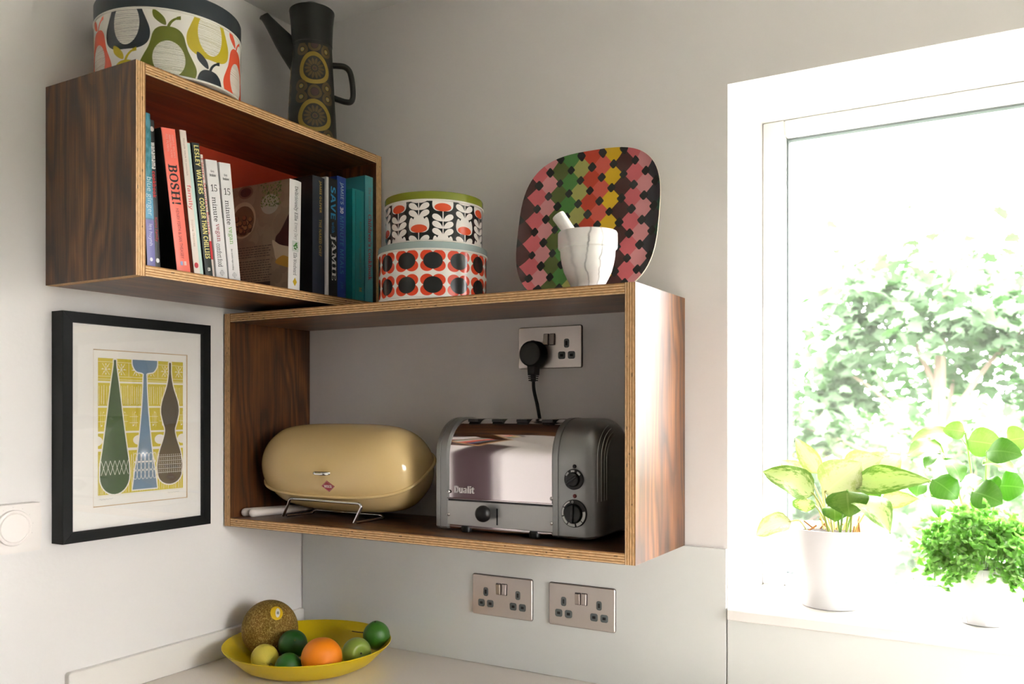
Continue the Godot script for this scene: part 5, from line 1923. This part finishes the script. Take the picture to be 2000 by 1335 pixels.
func leaf_image(mid: Color, edge: Color, vein: Color, patch: float, seed_: int) -> Image:
	var im := Image.create(96, 192, false, Image.FORMAT_RGB8)
	var n := FastNoiseLite.new()
	n.seed = seed_
	n.frequency = 1.0
	for y in 192:
		for x in 96:
			var u := x / 95.0 * 2.0 - 1.0
			var v := y / 191.0
			var k := smoothstep(0.35, 0.95, absf(u) + patch * n.get_noise_2d(u * 3.0, v * 5.0) + 0.25 * n.get_noise_2d(u * 9.0, v * 18.0))
			var c := mid.lerp(edge, k)
			var rib := absf(fposmod(v * 9.0 - absf(u) * 1.6, 1.0) - 0.5)
			if absf(u) < 0.035: c = c.lerp(vein, 0.7)
			elif rib > 0.45: c = c.lerp(vein, 0.25)
			im.set_pixel(x, y, c)
	return im


func leaf_mat(im: Image, through: Color) -> StandardMaterial3D:
	var m := tex_mat(im, 0.38, 0.4)
	m.backlight_enabled = true
	m.backlight = through
	m.cull_mode = BaseMaterial3D.CULL_DISABLED
	return m


func plant_pot(t: Node3D, R: float, r: float, h: float, ribs: bool) -> void:
	var white := mat(rgb(208, 206, 208) if ribs else rgb(216, 214, 215), 0.2)
	var mb := MB.new()
	lathe(mb, [Vector2(0, 0.0), Vector2(r - 0.004, 0.0), Vector2(r, 0.003), Vector2(lerpf(r, R, 0.30), h * 0.24), Vector2(lerpf(r, R, 0.62), h * 0.55), Vector2(lerpf(r, R, 0.88), h * 0.84), Vector2(R, h - 0.002), Vector2(R - 0.0006, h), Vector2(R - 0.0026, h), Vector2(R - 0.0036, h - 0.003), Vector2(lerpf(r, R, 0.7) - 0.004, h * 0.62), Vector2(0, h * 0.62)], 72)
	part("pot", mb, white, t, 40.0)
	if ribs:
		for k in 12:                     # raised lines that run down and bend in to the foot
			var a := TAU * k / 12.0
			var pts := []
			for q in [[0.97, 0.0], [0.75, 0.0], [0.52, 0.02], [0.38, 0.10], [0.24, 0.12], [0.05, 0.12]]:
				var rr: float = lerpf(r, R, q[0]) + 0.0004
				var b: float = a + q[1] * (1 if k % 2 == 0 else -1)
				pts.append(Vector3(sin(b) * rr, h * q[0], cos(b) * rr))
			mb = MB.new()
			tube(mb, pts, 0.0007, 5)
			part("raised_line", mb, white, t)
	mb = MB.new()
	var soil: StandardMaterial3D = mat(rgb(52, 38, 28), 0.95).duplicate()
	noise_height(soil, 0.09, 0.4, 18.0, 4, 3)
	lathe(mb, [Vector2(R - 0.005, h * 0.90), Vector2(R * 0.5, h * 0.93), Vector2(0, h * 0.935)], 40)
	part("soil", mb, soil, t, 60.0)


func build_plants() -> void:
	var r := RandomNumberGenerator.new()
	r.seed = 21
	# broad-leaved plant in the left pot
	var t := thing("potted_plant", "pale variegated broad-leaved plant in a plain white pot, left on the window sill", "potted plant", Vector3(1.2217, WY0, -0.12))
	plant_pot(t, 0.0830, 0.0550, 0.1480, false)
	var looks := [leaf_mat(leaf_image(Color(0.656, 0.681, 0.476), Color(0.377, 0.492, 0.197), Color(0.640, 0.689, 0.492), 0.7, 3), Color(0.508, 0.615, 0.344)), leaf_mat(leaf_image(Color(0.705, 0.705, 0.590), Color(0.574, 0.615, 0.394), Color(0.738, 0.738, 0.623), 0.5, 5), Color(0.574, 0.607, 0.443)), leaf_mat(leaf_image(Color(0.410, 0.525, 0.230), Color(0.312, 0.459, 0.164), Color(0.525, 0.607, 0.344), 0.4, 7), Color(0.451, 0.590, 0.262))]
	var L := [
		[Vector3(0.0007, 0.1489, 0.03), Vector3(-0.0221, 0.2114, 0.05), Vector3(-0.107, 0.2565, 0.07), 0.045],
		[Vector3(-0.0119, 0.1433, -0.01), Vector3(-0.0231, 0.2461, -0.01), Vector3(-0.0655, 0.3129, 0), 0.026],
		[Vector3(0.0081, 0.1482, 0.02), Vector3(-0.0066, 0.2131, 0.03), Vector3(0.0562, 0.2717, 0.02), 0.058],
		[Vector3(0.0388, 0.1492, 0.01), Vector3(0.0403, 0.2316, 0.02), Vector3(0.1703, 0.2477, 0.05), 0.036],
		[Vector3(0.0524, 0.1525, 0.03), Vector3(0.0483, 0.2046, 0.05), Vector3(0.1138, 0.1567, 0.08), 0.046],
		[Vector3(0.0293, 0.1521, 0.04), Vector3(0.0377, 0.2215, 0.06), Vector3(0.0435, 0.1774, 0.075), 0.05],
		[Vector3(-0.0506, 0.1523, 0.04), Vector3(-0.0637, 0.1585, 0.045), Vector3(-0.1287, 0.133, 0.06), 0.038],
		[Vector3(0.0107, 0.1425, -0.03), Vector3(0.0164, 0.2496, -0.04), Vector3(0.0824, 0.2785, -0.05), 0.04],
		[Vector3(0.0016, 0.1406, -0.04), Vector3(-0.0096, 0.2361, -0.05), Vector3(-0.0057, 0.2814, -0.06), 0.05],
		[Vector3(0.0223, 0.1409, -0.05), Vector3(0.0577, 0.2381, -0.06), Vector3(0.113, 0.2837, -0.08), 0.044],
		[Vector3(-0.0249, 0.1388, -0.04), Vector3(-0.0498, 0.2224, -0.05), Vector3(-0.105, 0.267, -0.05), 0.034],
		[Vector3(0.0538, 0.1478, -0.01), Vector3(0.0843, 0.2001, -0.02), Vector3(0.1465, 0.2064, -0.02), 0.022],
		[Vector3(-0.0043, 0.1426, -0.02), Vector3(-0.0536, 0.1958, -0.03), Vector3(-0.0536, 0.1679, -0.03), 0.034],
		[Vector3(0.0261, 0.1495, 0.02), Vector3(0.008, 0.1882, 0.02), Vector3(0.0116, 0.161, 0.03), 0.034],
		[Vector3(0.0373, 0.1479, 0), Vector3(0.0551, 0.2156, 0), Vector3(0.0845, 0.244, 0.01), 0.036],
		[Vector3(-0.0005, 0.1417, -0.03), Vector3(-0.0673, 0.2726, -0.04), Vector3(-0.0673, 0.2847, -0.04), 0.022],
	]
	var look := [0, 1, 1, 0, 0, 2, 1, 1, 1, 1, 1, 1, 0, 2, 2, 1]
	for k in L.size():
		var q: Array = L[k]
		var mb := MB.new()
		leaf_shape(mb, q[1], q[2], q[3] * 1.5, 0.10 if k != 4 else 0.22, [0.1, -0.4, 0.35, 0.25, -0.4, 0.2, 0.3, 0.4, 0.6, 0.3, -0.4, 0.5, 0.5, -0.3, 0.6, -0.8][k], 0.28)
		var lf := part("leaf", mb, looks[look[k]], t, 80.0)
		mb = MB.new()
		var foot: Vector3 = Vector3(q[0].x * 0.7, 0.136, q[0].z * 0.7)
		var mid: Vector3 = foot.lerp(q[1], 0.5) + Vector3(0, 0.012, 0)
		tube(mb, smooth_path([foot, mid, q[1], q[1] + (q[2] - q[1]) * 0.06], 4), 0.0017, 6)
		part("leaf_stalk", mb, mat([rgb(150, 160, 70), rgb(186, 176, 110), rgb(110, 150, 60)][look[k]], 0.5), lf)
	for k in 9:                            # dry old stalks
		var a := r.randf() * TAU
		var mb := MB.new()
		var f := Vector3(cos(a) * 0.05, 0.136, sin(a) * 0.05)
		tube(mb, [f, f + Vector3(r.randf_range(-0.02, 0.02), r.randf_range(0.012, 0.03), r.randf_range(-0.02, 0.02))], 0.0016, 5)
		part("dry_stalk", mb, mat(rgb(176, 120, 66), 0.8), t)
	# curly parsley in the right pot
	t = thing("potted_herb", "curly green parsley spilling over a small white pot with raised lines, front of the sill", "potted plant", Vector3(1.4727, WY0, -0.11))
	plant_pot(t, 0.0535, 0.0365, 0.0990, true)
	var leaflet := MB.new()
	for lobe in 3:                        # three frilled lobes
		var a0: float = [-1.0, 0.0, 1.0][lobe]
		var o := Vector3(0, 0, 0)
		var n := 8
		for k in n:
			var p := func(kk):
				var a: float = a0 + (float(kk) / n - 0.5) * 1.0
				var rr: float = (0.0125 if lobe == 1 else 0.0105) * (1.0 if kk % 2 == 0 else 0.58)
				return Vector3(sin(a) * rr, cos(a) * rr, 0.0032 * (1.0 if kk % 2 == 0 else -0.6) - 0.002 * absf(a))
			leaflet.tri(o, p.call(k), p.call(k + 1))
	var lm := mesh_of([[leaflet, null]], 60.0)
	var pm := StandardMaterial3D.new()
	pm.albedo_color = Color(1, 1, 1)
	pm.vertex_color_use_as_albedo = true
	pm.roughness = 0.4
	pm.backlight_enabled = true
	pm.backlight = Color(0.72, 0.92, 0.52)
	lm.surface_set_material(0, pm)
	var mm := MultiMesh.new()
	mm.transform_format = MultiMesh.TRANSFORM_3D
	mm.use_colors = true
	mm.mesh = lm
	var spots := []
	for s in 70:                          # sprigs on a loose dome that hangs over the rim
		var a := r.randf() * TAU
		var e := r.randf()
		var c := Vector3(cos(a) * 0.096 * sqrt(e) + 0.006, 0.172 - 0.068 * pow(e, 1.6) + r.randf_range(-0.022, 0.022), sin(a) * 0.078 * sqrt(e) + 0.012)
		if s < 10: c = Vector3([-0.075, -0.05, -0.02, 0.045, 0.07, -0.065, -0.03, 0.055, 0.03, -0.085][s], [0.100, 0.088, 0.098, 0.094, 0.080, 0.115, 0.104, 0.105, 0.108, 0.13][s], 0.058)
		spots.append(c)
	mm.instance_count = spots.size() * 20
	var i := 0
	for c in spots:
		for k in 20:
			var off := Vector3(r.randfn(0, 0.011), r.randfn(0, 0.009), r.randfn(0, 0.011))
			var nrm := (Vector3(c.x * 5.0, 0.55, c.z * 5.0 + 0.15) + Vector3(r.randfn(0, 0.5), r.randfn(0, 0.4), r.randfn(0, 0.5))).normalized()
			var b := basis_z(nrm, Vector3(r.randf_range(-1, 1), r.randf_range(-1, 1), 0.3).normalized()).scaled(Vector3.ONE * r.randf_range(0.7, 1.15))
			mm.set_instance_transform(i, Transform3D(b, c + off))
			var g := r.randf()
			mm.set_instance_color(i, Color(0.44 + 0.14 * g, 0.64 + 0.12 * g, 0.25 + 0.12 * g))
			i += 1
	var mi := MultiMeshInstance3D.new()
	mi.name = "parsley_leaves"
	mi.multimesh = mm
	mi.set_meta("kind", "stuff")
	t.add_child(mi)
	for k in 26:
		var c: Vector3 = spots[k * 2]
		var f := Vector3(c.x * 0.25, 0.088, c.z * 0.25)
		var mb := MB.new()
		tube(mb, smooth_path([f, f.lerp(c, 0.5) + Vector3(0, 0.028 if c.y > 0.11 else 0.045, 0), c], 5), 0.0010, 5)
		part("stem", mb, mat(rgb(140, 186, 84), 0.5), t)
	# basil behind the parsley
	t = thing("potted_herb", "tall basil plant with smooth oval leaves, behind the parsley against the window", "potted plant", Vector3(1.4722, WY0, -0.2005))
	plant_pot(t, 0.0400, 0.0330, 0.0900, false)
	var bl := [leaf_mat(leaf_image(Color(0.344, 0.492, 0.213), Color(0.312, 0.467, 0.180), Color(0.459, 0.574, 0.328), 0.3, 11), Color(0.410, 0.590, 0.246)), leaf_mat(leaf_image(Color(0.508, 0.607, 0.361), Color(0.459, 0.574, 0.312), Color(0.607, 0.672, 0.476), 0.3, 13), Color(0.541, 0.656, 0.377))]
	var B := [
		[Vector3(-0.0797, 0.2424, 0.07), Vector3(-0.0383, 0.2124, 0.08), 0.038],
		[Vector3(-0.0622, 0.2792, 0.06), Vector3(-0.0319, 0.2433, 0.08), 0.036],
		[Vector3(-0.0692, 0.3038, 0.03), Vector3(-0.1247, 0.2859, 0.04), 0.034],
		[Vector3(-0.0685, 0.2874, 0.04), Vector3(-0.0939, 0.2634, 0.06), 0.022],
		[Vector3(-0.0301, 0.3263, 0.01), Vector3(-0.0648, 0.3317, 0.02), 0.026],
		[Vector3(-0.0264, 0.3118, 0.02), Vector3(0.0287, 0.3041, 0.03), 0.04],
		[Vector3(0.0053, 0.2934, 0.05), Vector3(0.0581, 0.2921, 0.07), 0.036],
		[Vector3(-0.0008, 0.2721, 0.06), Vector3(0.0535, 0.2634, 0.08), 0.026],
		[Vector3(0.0349, 0.3129, 0.02), Vector3(0.0692, 0.3193, 0.03), 0.036],
		[Vector3(-0.016, 0.2243, 0.08), Vector3(0.0294, 0.2108, 0.1), 0.04],
		[Vector3(-0.0321, 0.2497, 0.04), Vector3(-0.0059, 0.2278, 0.05), 0.036],
		[Vector3(-0.0972, 0.2377, 0.04), Vector3(-0.1083, 0.2098, 0.05), 0.034],
		[Vector3(-0.0507, 0.322, 0), Vector3(-0.1224, 0.3096, 0.01), 0.03],
		[Vector3(0.0225, 0.2337, 0.04), Vector3(0.0629, 0.2328, 0.05), 0.04],
		[Vector3(0.0057, 0.246, 0.07), Vector3(0.0199, 0.2261, 0.08), 0.03],
		[Vector3(-0.0829, 0.2111, 0.05), Vector3(-0.0681, 0.177, 0.07), 0.026],
	]
	for k in B.size():
		var q: Array = B[k]
		var mb := MB.new()
		leaf_shape(mb, q[0], q[1], q[2] * 1.35, 0.14, [0.2, -0.5, 0.4, 0.7, -0.3, 0.5, 0.2, -0.5, 0.6, 0.3, -0.6, 0.7, 0.3, 0.4, 0.6, -0.6][k], 0.22, 1)
		part("leaf", mb, bl[1 if k in [2, 4, 5, 7, 8, 12] else 0], t, 80.0)
	var ends := [Vector3(-0.0692, 0.3038, 0.03), Vector3(-0.0293, 0.3268, 0.02), Vector3(0.0048, 0.2925, 0.04), Vector3(0.0224, 0.2329, 0.03), Vector3(-0.0826, 0.2395, 0.05)]
	for k in 5:
		var mb := MB.new()
		var f := Vector3(-0.01 + 0.005 * k, 0.082, 0.0)
		tube(mb, smooth_path([f, f.lerp(ends[k], 0.5) + Vector3(0, 0.02, -0.005), ends[k]], 6), 0.0019, 7)
		part("stem", mb, mat(rgb(150, 186, 100), 0.5), t)
	for k in B.size():                     # short stalks from the nearest stem
		var q: Array = B[k]
		var best: Vector3 = ends[0]
		for e in ends:
			if e.distance_to(q[0]) < best.distance_to(q[0]): best = e
		var mb := MB.new()
		tube(mb, smooth_path([best.lerp(Vector3(0, 0.1, 0), 0.12), best.lerp(q[0], 0.6), q[0]], 4), 0.0011, 5)
		part("leaf_stalk", mb, mat(rgb(150, 190, 96), 0.5), t)


# ---------------------------------------------------------------- garden outside
func build_garden() -> void:
	var r := RandomNumberGenerator.new()
	r.seed = 33
	var mb := MB.new()
	box(mb, Vector3(-14, -0.5, -22), Vector3(18, -0.3, -0.37))
	var lawn: StandardMaterial3D = mat(Color(0.19, 0.235, 0.17), 0.95).duplicate()
	var g := structure("ground", mb, lawn, "garden lawn outside the window", "lawn")
	var leaf := MB.new()                    # five-lobed leaf, slightly folded
	var out := PackedVector3Array()
	for q in [[0.0, -0.10], [0.10, -0.02], [0.34, -0.06], [0.24, 0.10], [0.48, 0.22], [0.24, 0.28], [0.20, 0.40], [0.0, 0.70], [-0.20, 0.40], [-0.24, 0.28], [-0.48, 0.22], [-0.24, 0.10], [-0.34, -0.06], [-0.10, -0.02]]: out.append(Vector3(q[0], q[1], -0.22 * absf(q[0])))
	for k in out.size(): leaf.tri(Vector3(0, 0.12, 0), out[(k + 1) % out.size()], out[k])
	var lm := mesh_of([[leaf, null]], 80.0)
	var m := StandardMaterial3D.new()
	m.albedo_color = Color(1, 1, 1)
	m.vertex_color_use_as_albedo = true
	m.roughness = 0.8
	m.metallic_specular = 0.08
	m.backlight_enabled = true
	m.backlight = Color(0.5, 0.7, 0.4)
	lm.surface_set_material(0, m)
	var bark := mat(rgb(110, 96, 84), 0.9)
	var trees := [
		["leafy pale green tree nearest the window, its crown filling the middle of the glass", Vector3(1.15, -0.3, -4.2), 0.95, 2.75, 3400],
		["leafy tree seen at the right side of the window", Vector3(2.3, -0.3, -4.6), 1.15, 3.1, 3600],
		["lower leafy shrub at the left edge of the window view", Vector3(0.1, -0.3, -4.6), 0.9, 2.1, 2800],
		["leafy shrub further back behind the nearest tree, low in the window", Vector3(1.0, -0.3, -6.6), 1.3, 2.0, 2600],
		["tall leafy tree far back at the left, behind the low shrub", Vector3(-1.8, -0.3, -7.0), 1.4, 3.2, 2600],
		["leafy tree right of the window view, farthest to the right", Vector3(3.9, -0.3, -4.6), 1.2, 2.9, 2600],
	]
	for q in trees:
		var at: Vector3 = q[1]
		var R: float = q[2]
		var H: float = q[3]
		var t := thing("tree", q[0], "tree", at, 0.0)
		mb = MB.new()
		tube(mb, smooth_path([Vector3(0, 0, 0), Vector3(0.04, H * 0.3, 0.02), Vector3(-0.03, H * 0.6, 0), Vector3(0.02, H * 0.92, 0.03)], 4), [0.06, 0.058, 0.056, 0.054, 0.05, 0.048, 0.045, 0.042, 0.036, 0.03, 0.024, 0.018, 0.01], 9)
		part("trunk", mb, bark, t, 60.0)
		var clumps := []
		for k in 26:
			var a := r.randf() * TAU
			var e := sqrt(r.randf())
			var yy := r.randf()
			var c := Vector3(cos(a) * R * e * (1.0 - 0.45 * yy * yy), H * (0.12 + 0.86 * yy), sin(a) * R * e * (1.0 - 0.45 * yy * yy))
			clumps.append([c, r.randf_range(0.22, 0.42) * R])
			if k < 12:
				mb = MB.new()
				var s := Vector3(0.0, c.y * 0.72, 0.0)
				tube(mb, smooth_path([s, s.lerp(c, 0.55) + Vector3(0, 0.06, 0), c], 4), [0.022, 0.02, 0.018, 0.016, 0.014, 0.012, 0.010, 0.008, 0.005], 6)
				part("branch", mb, bark, t, 60.0)
		var mm := MultiMesh.new()
		mm.transform_format = MultiMesh.TRANSFORM_3D
		mm.use_colors = true
		mm.mesh = lm
		mm.instance_count = q[4]
		for i in q[4]:
			var cl: Array = clumps[i % clumps.size()]
			var d := Vector3(r.randfn(), r.randfn() * 0.7, r.randfn()) * 0.55
			var nrm := (Vector3(0, 0.8, 0.25) + Vector3(r.randfn(0, 0.55), r.randfn(0, 0.35), r.randfn(0, 0.55))).normalized()
			var b := basis_z(nrm, Vector3(r.randfn(), -0.6, r.randfn()).normalized()).scaled(Vector3.ONE * r.randf_range(0.085, 0.15))
			mm.set_instance_transform(i, Transform3D(b, cl[0] + d * cl[1]))
			var k := r.randf()
			mm.set_instance_color(i, Color(0.068, 0.112, 0.062).lerp(Color(0.110, 0.158, 0.098), k))
		var mi := MultiMeshInstance3D.new()
		mi.name = "foliage"
		mi.multimesh = mm
		mi.set_meta("kind", "stuff")
		t.add_child(mi)
